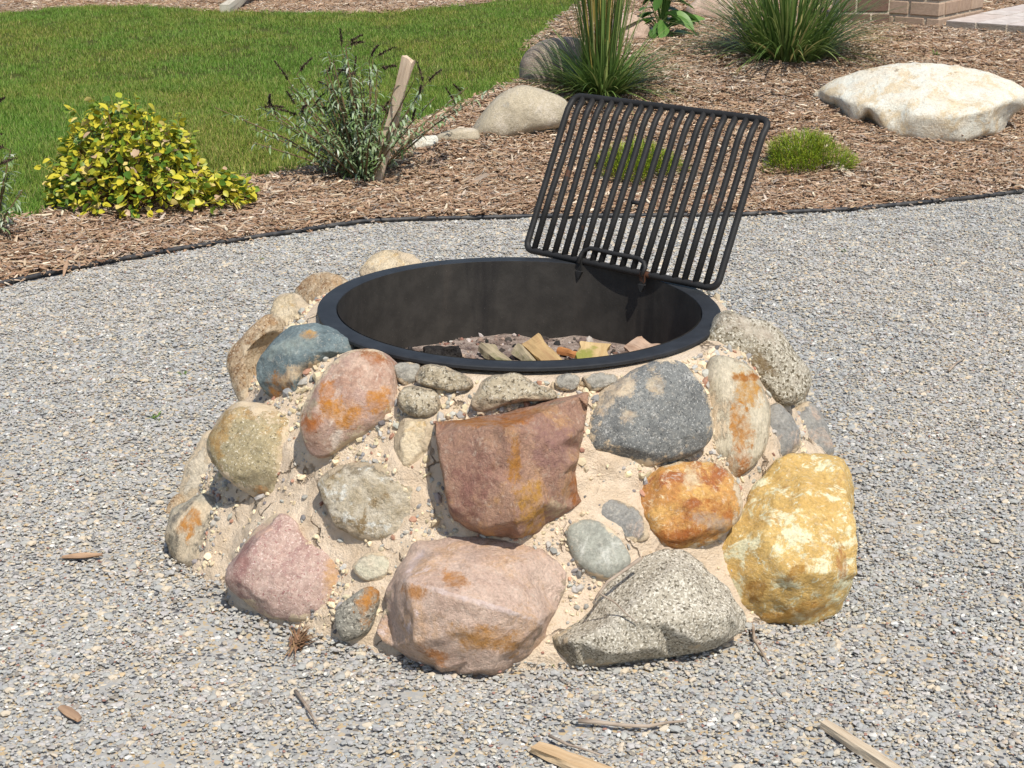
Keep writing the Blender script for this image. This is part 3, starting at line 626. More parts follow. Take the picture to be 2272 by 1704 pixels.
# a few stones round the far side, seen only from a step to the side
for k, (az, zz, w, h, m) in enumerate([(14, .30, .13, .1, m_gran2), (38, .13, .16, .12, m_pinkpur), (62, .3, .14, .1, m_brown), (120, .3, .14, .1, m_dark), (146, .13, .15, .12, m_orange), (170, .33, .1, .09, m_gran)]):
    a = R(az); rr_ = mR(zz); P0 = Vector((rr_*math.cos(a), rr_*math.sin(a), zz)); n = Vector((math.cos(a), math.sin(a), .5)).normalized()
    U = Vector((0, 0, 1)).cross(n).normalized(); V = n.cross(U); out = []
    for q in range(12):
        b = q/12*2*math.pi; rr2 = 1+rng.normal(0, .07); p = P0+U*w*math.cos(b)*rr2+V*h*math.sin(b)*rr2-CAM
        out.append(p)
    # outline given directly in the stone's own plane
    C = catmull(np.array([((CAM+p-P0).dot(U), (CAM+p-P0).dot(V)) for p in out]), 48)
    mbk = MB(); vs = [tuple(P0+n*h*.6)]; fs = []
    for j in range(1, 14):
        ph = math.pi*j/14; s = math.sin(ph)**.8; c = math.cos(ph)
        for q in C:
            p = P0+U*q[0]*s+V*q[1]*s+n*h*.6*math.copysign(abs(c)**.8, c); p = p+(p-P0)*.06*noise.noise(p*14); vs.append(tuple(p))
    vs.append(tuple(P0-n*h*.6))
    for q in range(48): fs.append((0, 1+q, 1+(q+1) % 48)); fs.append((1+12*48+q, len(vs)-1, 1+12*48+(q+1) % 48))
    for j in range(12):
        for q in range(48): l = (q+1) % 48; a_ = 1+j*48; fs.append((a_+q, a_+48+q, a_+48+l, a_+l))
    mbk.add(vs, fs); mbk.build('stone', m, pit, smooth=True, loc=P0)

# mortar body
def mortar_mat():
    t = NT('sandy_mortar'); v = objvec(t)
    n1 = t.noise(v, 14, 8, .65); n2 = t.noise(v, 80, 7, .75); n3 = t.noise(v, 5, 4, .5); n4 = t.noise(v, 240, 3, .6)
    c = t.mix(t.ramp(n1, .3, .7), S(240,220,194,.95), S(226,202,172,.92)); c = t.mix(t.ramp(n3, .48, .70), c, S(236,214,188,.95))
    c = t.mix(t.ramp(n2, .56, .70), c, S(208,180,144,.9)); c = t.mix(t.ramp(n4, .66, .76), c, S(170,156,136,.85))
    w = t.n('TexNoise', i_Scale=11.0, i_Detail=5.0); t.l(v, w.inputs['Vector']); va = t.n('VectorMath', operation='SCALE'); t.l(w.outputs['Color'], va.inputs[0]); va.inputs['Scale'].default_value = .16
    vb = t.n('VectorMath', operation='ADD'); t.l(v, vb.inputs[0]); t.l(va.outputs[0], vb.inputs[1])
    vo = t.n('TexVoronoi', feature='DISTANCE_TO_EDGE', i_Scale=7.0); t.l(vb.outputs[0], vo.inputs['Vector'])
    cr = t.math('MULTIPLY', t.ramp(vo.outputs[0], .006, .03, 1.0, 0.0), t.ramp(t.noise(v, 8, 3), .50, .60))
    c = t.mix(t.math('MULTIPLY', cr, .75), c, S(120,98,76,.8))
    h = t.math('ADD', t.math('MULTIPLY', n1, 1.0), t.math('ADD', t.math('MULTIPLY', n2, .75), t.math('MULTIPLY', n4, .25)))
    t.bump(t.math('SUBTRACT', h, t.math('MULTIPLY', cr, .8)), .9, .018)
    return t.done(c, .95, .1)
M_MORT = mortar_mat()
nth, nz_ = 460, 90; th = np.linspace(0, 2*np.pi, nth, endpoint=False); zz = np.linspace(-.06, .53, nz_)
TH, ZZ = np.meshgrid(th, zz); RRm = np.vectorize(mR)(ZZ)-.006
X = np.stack([RRm*np.cos(TH), RRm*np.sin(TH), ZZ], -1).reshape(-1, 3)
NN = np.stack([.86*np.cos(TH), .86*np.sin(TH), .5+0*TH], -1).reshape(-1, 3)
lift = np.array([.018*fbm(Vector(x)*7, 3)+.011*fbm(Vector(x)*24, 4) for x in X])
for (P0, U, V, n, C) in FRAMES:
    D = X-P0; q = np.stack([D@U, D@V], 1); h = D@n; near = (np.linalg.norm(D, axis=1) < .45) & (np.abs(h) < .1)
    if not near.any(): continue
    d, ins = dist_poly(q[near], C); e = np.where(ins, 0, d); lf = .015*np.exp(-(e/.03)**1.3)
    lift[near] = np.maximum(lift[near], lift[near]*.75+lf-.003)
lift *= np.clip((.53-ZZ.ravel())/.05, 0, 1)
X = X+NN*lift[:, None]; MORTAR = X.copy()
fs = []
for j in range(nz_-1):
    for k in range(nth): l = (k+1) % nth; fs.append((j*nth+k, j*nth+l, (j+1)*nth+l, (j+1)*nth+k))
top = [(.46*math.cos(a), .46*math.sin(a), .528) for a in th]
vs = X.tolist()+top; a0 = (nz_-1)*nth; b0 = nz_*nth
for k in range(nth): l = (k+1) % nth; fs.append((a0+k, a0+l, b0+l, b0+k))
mb = MB(); mb.add(vs, fs); mb.build('mortar', M_MORT, pit, smooth=True)
# little stones stuck in the mortar
M_PEB = vcol_mat('mortar_pebble', .85, .2)
mb = MB(); cnt = 0
PAL2 = [(26, S(180,176,166)), (30, S(208,190,158)), (12, S(152,148,144)), (6, S(176,134,112)), (26, S(226,208,176)), (3, S(116,112,110))]
cand = rng.permutation(len(MORTAR))
for i in cand:
    x = MORTAR[i]
    if x[2] < .0 or x[2] > .525 or x[1] > .35: continue
    cl_ = noise.noise(Vector(x)*5.5+Vector((9, 2, 4)))
    if cl_ < .0 and x[2] < .43 and rng.uniform() < .85: continue
    if x[2] < .05 and rng.uniform() < .3: continue
    d = float(np.clip(rng.lognormal(math.log(.0098), .42), .004, .028))*(1.25 if x[2] > .45 else 1)
    pebble(mb, x+NN[i]*d*.05, d, vary(pick(PAL2), .12), flat=.6, tilt=.9); cnt += 1
    if cnt > 7000: break
tag(mb.build('mortar_pebble', M_PEB, pit), kind='stuff')

# steel ring
def steel_mat(name, base, rust_amt=.0, rough=.55, soot=False):
    t = NT(name); v = objvec(t, tuple(rng.uniform(-9, 9, 3))); vz = objvec(t, (3, 1, 0), (1, 1, .12))
    n1 = t.noise(v, 22, 6, .6); n2 = t.noise(v, 120, 4, .6); c = t.mix(t.ramp(n1, .35, .7), base, tuple(list(np.array(base[:3])*1.5)+[1]))
    if soot:
        n3 = t.noise(vz, 9, 6, .6); c = t.mix(t.ramp(n3, .5, .75, 0, .8), c, S(84,76,68,.7)); n4 = t.noise(vz, 5, 5, .6, .5)
        c = t.mix(t.ramp(n4, .56, .7), c, S(34,32,32,.7)); n5 = t.noise(v, 300, 3, .6); c = t.mix(t.ramp(n5, .70, .74, 0, .7), c, S(150,140,128,.7))
    if rust_amt: n3 = t.noise(v, 16, 5, .65); c = t.mix(t.ramp(n3, .72-rust_amt, .80-rust_amt, 0, .7), c, S(112,72,48,.75))
    t.bump(t.math('ADD', t.math('MULTIPLY', n1, .4), n2), .12, .004); return t.done(c, rough, .3)
M_RIM = steel_mat('black_steel_rim', S(39,41,44,.85), .09, .6)
M_WALL = steel_mat('sooty_steel_wall', S(52,49,45,.8), 0, .7, True)
M_IRON = steel_mat('black_iron', S(36,35,34,.85), .08, .6)
ring = link(bpy.data.objects.new('fire_ring', None), pit); ring.rotation_euler = (0, R(.7), 0); ring.location = (0, 0, RING_Z)
ring['label'] = 'black steel ring set in the stones'
def lathe(name, prof, mat, parent, n=128, wob=0.0):
    vs = []; fs = []; m = len(prof)
    for k in range(n):
        a = 2*math.pi*k/n; w = 1+wob*noise.noise(Vector((math.cos(a)*1.3, math.sin(a)*1.3, 4)))
        for r, z in prof: vs.append((r*w*math.cos(a), r*w*math.sin(a), z))
    for k in range(n):
        l = (k+1) % n
        for i in range(m-1): fs.append((k*m+i, l*m+i, l*m+i+1, k*m+i+1))
    mb = MB(); mb.add(vs, fs); o = bpy.data.objects.new(name, mb.mesh(name, mat, False)); link(o, parent)
    o.data.polygons.foreach_set('use_smooth', [True]*len(o.data.polygons))
    es = o.modifiers.new('edges', 'EDGE_SPLIT'); es.split_angle = R(40); return o
lathe('rim', [(.452, -.006), (.4525, -.0015), (.454, .0), (.494, .001), (.498, -.0002), (.5, -.002), (.5, -.008), (.4985, -.0095), (.492, -.0095), (.492, -.006), (.452, -.006)], M_RIM, ring, 160, .004)
lathe('ring_wall', [(.4505, .0005), (.4505, -.30), (.456, -.30), (.456, -.0075)], M_WALL, ring, 160, .004)

# ------------------------------------------------------------------ ash and firewood in the ring
def ash_mat():
    t = NT('ash'); v = objvec(t); n1 = t.noise(v, 16, 7, .65); n2 = t.noise(v, 70, 5, .7)
    c = t.mix(t.ramp(n1, .35, .68), S(196,178,164), S(128,108,98)); c = t.mix(t.ramp(n2, .58, .7), c, S(74,62,58))
    t.bump(t.math('ADD', n1, n2), .9, .02); return t.done(c, .95, .1)
mb = MB(); vs = []; fs = []; nr, na = 26, 72
ashz = lambda x, y: .335+.035*math.exp(-((x-.0)**2+(y+.05)**2)/.09)+.016*fbm(Vector((x*9, y*9, 1)), 3)
for i in range(nr):
    for k in range(na):
        a = 2*math.pi*k/na; r_ = .4499*i/(nr-1); x, y = r_*math.cos(a), r_*math.sin(a); vs.append((x, y, ashz(x, y)))
for i in range(nr-1):
    for k in range(na): l = (k+1) % na; fs.append((i*na+k, (i+1)*na+k, (i+1)*na+l, i*na+l))
mb.add(vs, fs); tag(mb.build('ash', ash_mat(), smooth=True), 'pale grey ash bed inside the steel ring', 'ash', kind='stuff')
mb = MB(); PAL3 = [(4, S(150,112,98)), (24, S(118,104,96)), (20, S(78,70,66)), (14, S(168,146,130)), (18, S(190,180,172)), (14, S(50,48,47))]
for i in range(900):
    a, r_ = rng.uniform(0, 6.28), .44*math.sqrt(rng.uniform()); x, y = r_*math.cos(a), r_*math.sin(a)
    if y < -.12: continue
    d = float(np.clip(rng.lognormal(math.log(.011), .4), .004, .03)); pebble(mb, (x, y, ashz(x, y)+d*.1), d, vary(pick(PAL3), .15), flat=.7, tilt=1)
tag(mb.build('cinders', vcol_mat('cinder', .9, .15)), 'reddish and black cinders scattered on the ash', 'cinders', kind='stuff')
def wood_mat(name, a, b, ext=None, sc_=40):
    t = NT(name); v = objvec(t, tuple(rng.uniform(-9, 9, 3)), (.09, 1, 1)); n = t.noise(v, sc_, 6, .65, .3); n2 = t.noise(v, sc_*3.5, 3, .6)
    c = t.mix(t.ramp(n, .3, .7), a, b); c = t.mix(t.ramp(n2, .55, .75, 0, .5), c, t.mix(1, c, (.5, .45, .4, 1), 'MULTIPLY'))
    if ext: v2 = objvec(t, tuple(rng.uniform(-9, 9, 3))); n3 = t.noise(v2, 12, 4, .6); c = t.mix(t.ramp(n3, .5, .62), c, ext)
    t.bump(t.math('ADD', n, t.math('MULTIPLY', n2, .5)), .5, .006); return t.done(c, .85, .15)
def billet(name, p0, p1, w, h, mat, roll=0.0, taper=.85, rag=.22, nseg=14, parent=None, curve=0.0, up=Vector((0, 0, 1)), lens=0.0):
    """a split piece of wood between two points, with a broken, uneven outline"""
    p0, p1 = Vector(p0), Vector(p1); ax = (p1-p0); L = ax.length; ax.normalize(); sd_ = ax.cross(up)
    if sd_.length < .05: sd_ = Vector((1, 0, 0))
    sd_.normalize(); u = sd_.cross(ax); sd_, u = sd_*math.cos(roll)+u*math.sin(roll), u*math.cos(roll)-sd_*math.sin(roll)
    cs = [(-.5, -.5), (-.1, -.54), (.5, -.5), (.53, .1), (.47, .5), (.05, .55), (-.5, .46), (-.53, 0)]
    vs, fs = [], []; so = Vector(rng.uniform(-9, 9, 3)); m = len(cs)
    for i in range(nseg+1):
        t_ = i/nseg; k = (1-(1-taper)*t_)*(1-lens*(1-math.sin(math.pi*(.1+.8*t_))))
        for j, (a, b) in enumerate(cs):
            e = 0
            if i == nseg: e = L*rag*noise.noise(so+Vector((a*3, b*3, 7)))*.6
            if i == 0: e = -L*rag*.4*noise.noise(so+Vector((a*3, b*3, 2)))*.6
            f = 1+.38*noise.noise(so+Vector((t_*3, j*1.7, 0)))
            vs.append((L*t_+e, a*w*k*f, b*h*k*f+curve*4*t_*(1-t_)))
    for i in range(nseg):
        for j in range(m): l = (j+1) % m; fs.append((i*m+j, (i+1)*m+j, (i+1)*m+l, i*m+l))
    fs.append(tuple(range(m))); fs.append(tuple(nseg*m+j for j in range(m))[::-1])
    me = bpy.data.meshes.new(name); me.from_pydata(vs, [], fs); me.materials.append(mat); me.update()
    bmx = bmesh.new(); bmx.from_mesh(me); bmesh.ops.recalc_face_normals(bmx, faces=bmx.faces[:]); bmx.to_mesh(me); bmx.free()
    o = bpy.data.objects.new(name, me); M = Matrix((( *[ax.x, sd_.x, u.x], p0.x), (ax.y, sd_.y, u.y, p0.y), (ax.z, sd_.z, u.z, p0.z), (0, 0, 0, 1)))
    o.matrix_world = M; return link(o, parent)
m_w1 = wood_mat('weathered_split_wood', S(190,174,144), S(150,138,110), S(136,130,96)); m_w2 = wood_mat('yellow_split_wood', S(204,174,124), S(168,134,96), S(166,116,84))
m_w3 = wood_mat('orange_wood', S(196,138,86), S(160,104,64)); m_w4 = wood_mat('mossy_wood', S(204,178,132), S(182,152,106), S(142,140,72)); m_w5 = wood_mat('pinkish_wood', S(214,184,158), S(180,146,120))
F = lambda x, y, z: on_z(*C2('f', [(x, y)])[0], z)
G = 'firewood lying in the ring'
tag(billet('firewood', F(915,535,.378), F(1030,625,.365), .042, .026, m_w1, .3), 'pale greenish split firewood, leftmost of the wood in the ring', 'firewood', G)
tag(billet('firewood', F(1150,515,.385), F(1290,640,.365), .05, .032, m_w2, -.5), 'yellow and red split firewood, thickest in the ring', 'firewood', G)
tag(billet('firewood', F(1085,548,.372), F(1160,640,.362), .03, .03, m_w1, .7), 'narrow grey splinter against the thick yellow firewood', 'firewood', G)
tag(billet('firewood', F(1290,545,.378), F(1410,580,.37), .026, .018, m_w3, .2), 'thin orange stick between two thicker pieces in the ring', 'firewood', G)
tag(billet('firewood', F(1475,520,.40), F(1455,640,.36), .075, .02, m_w4, .1, taper=1.05), 'flat mossy block of firewood standing on the ash', 'firewood', G)
tag(billet('firewood', F(1785,580,.385), F(1668,515,.385), .06, .03, m_w5, .5, rag=.3), 'pinkish jagged firewood, rightmost of the wood in the ring', 'firewood', G)
m_char = soil_mat('charcoal', S(40,38,38), S(74,70,66), 60)
tag(billet('charred_log', F(600,570,.38), F(790,560,.38), .06, .04, m_char, .2, rag=.25), 'black charred log lying on the ash', 'firewood', G)

# ------------------------------------------------------------------ cooking grate
BL, BR = on_z(1166, 553, .557), on_z(1590, 641, .557)
ux = (BR-BL); GW = ux.length; ux.normalize(); outw = Vector((-ux.y, ux.x, 0)); 
if outw.y < 0: outw = -outw
BET = R(26); gl = .462
vdir = (Vector((0, 0, 1))*math.cos(BET)+outw*math.sin(BET)); nrmG = ux.cross(vdir)
def gp(a, b):
    """a across in metres, b up the grate in metres; the upper end is bent back"""
    k = gl*.89; p = BL + ux*a + vdir*min(b, k)
    if b > k: v2 = Vector((0, 0, 1))*math.cos(BET+R(17))+outw*math.sin(BET+R(17)); p = p+v2*(b-k)
    return p
grate = tag(empty('cooking_grate', BL), 'black iron cooking grate of parallel bars tilted up at the back of the ring', 'grate')
rc = .024; path = []
def corner(cx, cy, a0):
    for k in range(7): a = a0+math.pi/2*k/6; path.append((cx+rc*math.cos(a), cy+rc*math.sin(a)))
corner(rc, rc, math.pi); corner(GW-rc, rc, 1.5*math.pi)
path += [(GW, gl*.3), (GW, gl*.6), (GW, gl*.84), (GW, gl*.9)]; corner(GW-rc, gl-rc, 0); corner(rc, gl-rc, math.pi/2); path += [(0, gl*.9), (0, gl*.84), (0, gl*.6), (0, gl*.3)]
mb = MB(); tube(mb, [gp(*q) for q in path], 0.0094, 10, closed=True); mb.build('frame', M_IRON, grate, smooth=True)
nb = 18
for i in range(nb):
    a = GW*(i+1)/(nb+1)+rng.normal(0, .0012); mb = MB(); w = rng.normal(0, .0015, 3)
    tube(mb, [gp(a+w[0], .004)+nrmG*0, gp(a+w[1], gl*.35), gp(a+w[2], gl*.7), gp(a, gl*.845), gp(a+.001, gl*.875), gp(a, gl*.91), gp(a, gl-.004)], .0088, 8)
    mb.build('bar', M_IRON, grate, smooth=True)
mb = MB(); tube(mb, [gp(GW*8.9/19, gl*.40), gp(GW*10.1/19, gl*.40)], .0062, 8); mb.build('cross_link', M_IRON, grate, smooth=True)
toC = -outw*.012
def hp(a, b, off=.013): return BL + ux*a + vdir*b - outw*off
h0, h1 = GW*.315, GW*.645
mb = MB(); tube(mb, [hp(h0, -.005), hp(h0, .02), hp(h0+.005, .032), hp(h0+.025, .043), hp((h0+h1)/2, .041), hp(h1-.025, .041), hp(h1-.004, .033), hp(h1+.004, .02), hp(h1, -.005)], .0065, 8)
mb.build('handle', M_IRON, grate, smooth=True)
for a in (h0, h1):
    mb = MB(); b0 = hp(a, .01, .014); tip = b0+Vector((0, 0, -.055))-outw*.004
    vs = []
    for p, w in ((b0, .008), (b0+Vector((0, 0, -.034)), .007), (b0+Vector((0, 0, -.036))-outw*.002, .011), (tip, .002)):
        vs += [p-ux*w-outw*.004, p+ux*w-outw*.004, p+ux*w+outw*.004, p-ux*w+outw*.004]
    fs = [(3, 2, 1, 0), (12, 13, 14, 15)]
    for s in (0, 4, 8):
        for k in range(4): l = (k+1) % 4; fs.append((s+k, s+l, s+4+l, s+4+k))
    mb.add(vs, fs); mb.build('hook', M_IRON, grate)

# ------------------------------------------------------------------ boulders
def boulder(crop, pts, mat, label, foot, back=.5, sink=.0, up=.15, name='boulder', **kw):
    o = C2(crop, pts); f = on_t(*C2(crop, [foot])[0]); tc = (CAM-f); tc.z *= .3; tc.normalize()
    P0 = f - tc*back; n = (tc+Vector((0, 0, up))).normalized()
    b = rock(name, o, P0, n, mat, None, rec=False, **kw)
    return tag(b, label, 'boulder')
m_lime = stone_mat('white_limestone', S(248,240,222), S(240,226,198), 9, [(S(234,210,166), 8, .54, .06), (S(214,184,132), 18, .63, .04), (S(214,206,192), 8, .68, .05)], dust=0, bump=.9)
m_btan = stone_mat('tan_boulder', S(196,180,148), S(180,166,138), 9, [(S(210,196,172), 5, .56, .07), (S(170,162,146), 14, .62, .05)], dust=.05, bump=.4)
m_bgrey = stone_mat('brown_grey_boulder', S(172,154,136), S(146,128,112), 12, [(S(204,190,170), 10, .62, .03), (S(172,150,128), 5, .56, .06)], dust=0, bump=.6)
m_bpink = stone_mat('pink_boulder', S(216,184,158), S(196,164,140), 8, [(S(228,206,184), 6, .58, .06)], dust=0, bump=.5)
boulder('d', [(700,700),(760,650),(880,580),(1040,530),(1250,485),(1450,475),(1700,495),(1900,535),(2060,590),(2160,640),(2212,690),(2190,780),(2110,830),(2050,900),(2010,990),(1880,1030),(1740,1060),(1600,1075),(1500,1085),(1400,1050),(1280,1030),(1190,990),(1080,945),(980,940),(900,890),(850,815),(770,765)],
        m_lime, 'large flat white limestone boulder in the mulch', (1450,1050), back=.40, depth=1.0, amp=.014, freq=8, sub=7, smooth=4, up=.0, grow=1.07,
        inner=C2('d', [(800,690,.14),(900,690,.24),(1100,730,.36),(1400,780,.44),(1700,790,.44),(1950,740,.36),(2100,710,.20),(1000,860,.30),(1250,930,.38),(1500,1010,.38),(1750,980,.38),(1930,920,.30),(1200,600,.19),(1500,600,.23),(1800,630,.20),(980,640,.18),(1350,690,.34),(1650,700,.35)]))
boulder('b', [(1415,740),(1440,680),(1500,600),(1580,530),(1660,500),(1740,505),(1850,540),(1920,600),(1900,700),(1700,760),(1550,800),(1430,790)], m_btan, 'smooth tan boulder at the lawn edge left of the grate', (1440,760), back=.02, grow=1.08, depth=.75, amp=.03)
boulder('c', [(180,630),(175,480),(210,400),(280,330),(380,290),(480,275),(600,285),(660,400),(640,600),(450,680),(250,680)], m_bgrey, 'rough brown grey boulder behind the smooth tan one', (200,640), back=.25, depth=.8, amp=.03)
boulder('b', [(1195,770),(1280,735),(1370,725),(1430,740),(1430,800),(1300,815),(1210,810)], m_btan, 'low flat tan boulder by the lawn between two others', (1210,800), back=.0, depth=.9, amp=.05)
boulder('b', [(1035,830),(1080,790),(1140,770),(1195,770),(1200,820),(1120,850),(1050,860)], m_lime, 'small pale stone at the lawn edge beside the silvery bush', (1060,845), back=.0, depth=.9, amp=.07)
boulder('c', [(860,290),(850,200),(860,140),(900,110),(1000,105),(1080,150),(1120,220),(1100,310),(980,335),(900,325)], m_bpink, 'pale pink boulder beside the broad leaved plant', (940,315), back=.25, depth=.8, amp=.05, ncut=3)
boulder('c', [(1385,120),(1395,60),(1450,10),(1520,-60),(1620,-80),(1720,0),(1740,140),(1600,185),(1450,175)], m_bpink, 'orange pink boulder behind the big grass clump', (1500,165), back=.35, depth=.8, amp=.05, ncut=3)

# ------------------------------------------------------------------ plants
M_LEAF = vcol_mat('leaf', .45, .4, trans=.28)
M_STEM = vcol_mat('stem', .8, .2)
def one_leaf_mesh(name, col, L=.04, W=.026, cup=.25, nseg=5):
    mb = MB(); vs, fs = [], []
    for i in range(nseg+1):
        t_ = i/nseg; w = W*.5*max(.04, math.sin(math.pi*min(1, t_*.94+.03)))**.7; z = -cup*L*t_*t_
        vs += [(L*t_, -w, z+.22*w), (L*t_, 0, z), (L*t_, w, z+.22*w)]
    for i in range(nseg):
        a = 3*i; fs += [(a, a+1, a+4, a+3), (a+1, a+2, a+5, a+4)]
    mb.add(vs, fs, col); return mb.mesh(name, M_LEAF, True)
# yellow shrub
base = on_t(298, 470); base = base+Vector((0, .16, 0))
shrub = tag(empty('yellow_shrub', base), 'yellow green leafy shrub at the left edge of the bed', 'shrub')
mbs = MB(); mbl = MB(); nl = 0
YP = [(24, S(220,206,66)), (22, S(204,196,64)), (20, S(166,174,54)), (20, S(124,152,52)), (6, S(232,210,130)), (2, S(224,190,156)), (12, S(88,124,44))]
leafm = [one_leaf_mesh('shrub_leaf', vary(pick(YP), .08), L_, L_*float(rng.uniform(.62, .8)), float(rng.uniform(.0, .45))) for L_ in rng.uniform(.026, .046, 30)]
def shrub_h(x, y):
    q = math.hypot((x+.04)/.37, y/.34); h = .43*max(0, 1-q**2.0)**.66
    return h*(1+.32*noise.noise(Vector((x*6, y*6, 1)))) + .05*noise.noise(Vector((x*14, y*14, 5)))
cand = []
while len(cand) < 2900:
    x, y = rng.uniform(-.44, .50), rng.uniform(-.36, .36); h = shrub_h(x, y)
    if x > .26 and abs(y) < .12: h = max(h, .11*(1-abs(x-.36)/.16)+.04*rng.uniform())
    if h < .03: continue
    cand.append(Vector((x, y, h*(1-rng.uniform()**2.2*.8)+.01)))
for i, p in enumerate(cand[:150]):
    p0 = Vector((p.x*.25, p.y*.25, 0)); m_ = p0.lerp(p, .5)+Vector((p.x*.1, p.y*.1, .03)); tube(mbs, [base+p0, base+m_, base+p], [.0045, .0035, .0018], 4, S(124,98,64))
for k in range(26):      # long shoots above the mound
    x, y = rng.uniform(-.4, .4), rng.uniform(-.2, .2); h = shrub_h(x, y); tp = Vector((x*1.15, y, h+rng.uniform(.03, .14)))
    tube(mbs, [base+Vector((x*.5, y*.5, h*.4)), base+tp], [.003, .0015], 4, S(140,140,70))
    for q in range(9): cand.append(Vector((x, y, h*.8)).lerp(tp, rng.uniform(.2, 1)))
mbs.build('stem', M_STEM, shrub)
for i in rng.permutation(len(cand)):
    p = cand[i]; az_ = math.atan2(p.y, p.x)+rng.normal(0, .8)
    rot = Matrix.Rotation(az_, 4, 'Z') @ Matrix.Rotation(rng.normal(-.1, .55), 4, 'Y') @ Matrix.Rotation(rng.normal(0, .6), 4, 'X')
    m = leafm[rng.integers(len(leafm))]; M4 = Matrix.Translation(p) @ rot @ Matrix.Scale(rng.uniform(.7, 1.2), 4)
    surf = p.y < .12 and p.z > .72*max(.02, shrub_h(p.x, p.y))
    if surf and nl < 300:
        o = bpy.data.objects.new('leaf', m); o.matrix_local = M4; link(o, shrub); nl += 1
    else:
        M4 = Matrix.Translation(base) @ M4; mbl.add([M4 @ v.co for v in m.vertices], [tuple(f.vertices) for f in m.polygons], vary(pick(YP), .08))
tag(mbl.build('foliage', M_LEAF, shrub, smooth=True), kind='stuff')

def bush(name, base, n, H, W, label, spikes, seed, lean=0.0):
    """silvery narrow-leaved bush with spent dark flower spikes"""
    rg = np.random.default_rng(seed); root = tag(empty(name, base), label, 'bush'); ms, ml = MB(), MB(); ends = []
    LP = [S(154,172,130), S(134,158,104), S(172,186,154), S(118,144,82), S(206,212,190)]
    for i in range(n):
        az = rg.uniform(0, 6.28); r_ = W*abs(rg.normal(0, .6)); h = H*rg.uniform(.3, 1.0)*(1-.25*min(1, r_/W))
        p1 = base+Vector((math.cos(az)*r_+lean, math.sin(az)*r_*.6, h)); p0 = base+Vector((math.cos(az)*.04, math.sin(az)*.04, 0))
        c = p0.lerp(p1, .5)+Vector((0, 0, .08*h)); pts = [p0, p0.lerp(c, .6), c, c.lerp(p1, .55), p1]; tube(ms, pts, [.005, .0045, .004, .003, .0018], 5, S(118,98,72)); ends.append(pts)
        for k in range(42):
            t_ = rg.uniform(.06, 1); j = min(int(t_*4), 3); p = pts[j].lerp(pts[j+1], t_*4-j); a = rg.uniform(0, 6.28)
            ribbon(ml, p, (math.cos(a), math.sin(a), rg.uniform(-.1, .8)), rg.uniform(.03, .068), rg.uniform(.007, .013), rg.uniform(.4, 2.0), 4, vary(LP[rg.choice(5, p=[.32, .3, .18, .15, .05])], .1), taper=False)
    ms.build('stem', M_STEM, root); tag(ml.build('foliage', M_LEAF, root), kind='stuff')
    for i in range(spikes):
        pts = ends[rg.integers(len(ends))]; p = pts[4]; d = Vector((rg.normal(0, .5), rg.normal(0, .3), rg.uniform(.1, .9))).normalized(); mk = MB(); L = rg.uniform(.07, .13)
        q = p+d*.03
        tube(mk, [p, q], .0016, 4, S(90,72,56)); dv = d.copy()
        for k in range(120):
            t_ = rg.uniform(); pos = q+d*L*t_+Vector((0, 0, -.02*t_*t_)); a = Vector(rg.normal(0, 1, 3)).normalized()
            r_ = .017*(1-.6*t_); ribbon(mk, pos, a+d*.4, r_*1.2, .008, .3, 1, vary(S(84,68,58), .25))
        mk.build('flower_spike', M_STEM, root)
    return root
bb = on_t(800, 398)
bush('silvery_bush', bb+Vector((.02, -.03, 0)), 84, .68, .56, 'silvery green bush with dark dead flower spikes round the wooden stake', 34, 3, -.07)
lb = on_t(-15, 545)
bush('silvery_bush', lb+Vector((-.05, .05, 0)), 16, .62, .34, 'sparse dry bush cut off by the left edge of the photo', 12, 5)
# stake
m_stake = wood_mat('weathered_stake', S(226,204,178), S(198,172,146), None, 30)
s0 = on_t(832, 408); d_ = ray(908, 130); s1 = CAM+d_*((s0.y-.10-CAM.y)/d_.y)
tag(billet('wooden_stake', s0+(s0-s1)*.05, s1, .052, .03, m_stake, roll=.5, taper=1.05, rag=.06, up=Vector((.0, 1, .2))), 'weathered wooden stake leaning in the silvery bush', 'stake')

def grass_clump(name, base, n, H, label, seed, upright=.5, W=.7, pal=None, stalks=0, spread=.09, arch=(.4, 1.05)):
    rg = np.random.default_rng(seed); root = tag(empty(name, base), label, 'ornamental grass'); mbk = MB()
    pal = pal or [S(98,124,60), S(120,144,74), S(80,104,50), S(146,158,92), S(186,176,116)]
    for i in range(n):
        a = rg.uniform(0, 6.28); r_ = spread*math.sqrt(rg.uniform()); up_ = rg.uniform() < upright
        ln = abs(rg.normal(0, .13)) if up_ else rg.uniform(*arch); L = H*(rg.uniform(.7, 1.1) if up_ else rg.uniform(.55, 1.0)*W)
        ribbon(mbk, base+Vector((r_*math.cos(a), r_*math.sin(a), -.01)), (math.cos(a)*math.sin(ln), math.sin(a)*math.sin(ln), math.cos(ln)), L,
               rg.uniform(.009, .017), rg.uniform(.05, .3) if up_ else rg.uniform(.35, 1.1), 7, vary(pal[rg.choice(5, p=[.34, .28, .2, .12, .06])], .1))
    tag(mbk.build('foliage', M_LEAF, root), kind='stuff')
    if stalks:
        mk = MB()
        for i in range(stalks):
            a = rg.uniform(0, 6.28); r_ = .06*math.sqrt(rg.uniform()); p = base+Vector((r_*math.cos(a), r_*math.sin(a), 0)); q = p+Vector((rg.normal(0, .06), rg.normal(0, .05), H*rg.uniform(.9, 1.2)))
            tube(mk, [p, p.lerp(q, .5), q], [.003, .0025, .0015], 4, vary(S(176,156,84), .15))
        mk.build('stalk', M_STEM, root)
    return root
grass_clump('ornamental_grass', on_t(1335, 213), 620, 1.05, 'tall upright ornamental grass clump just behind the grate', 11, .2, .58, stalks=45, spread=.10)
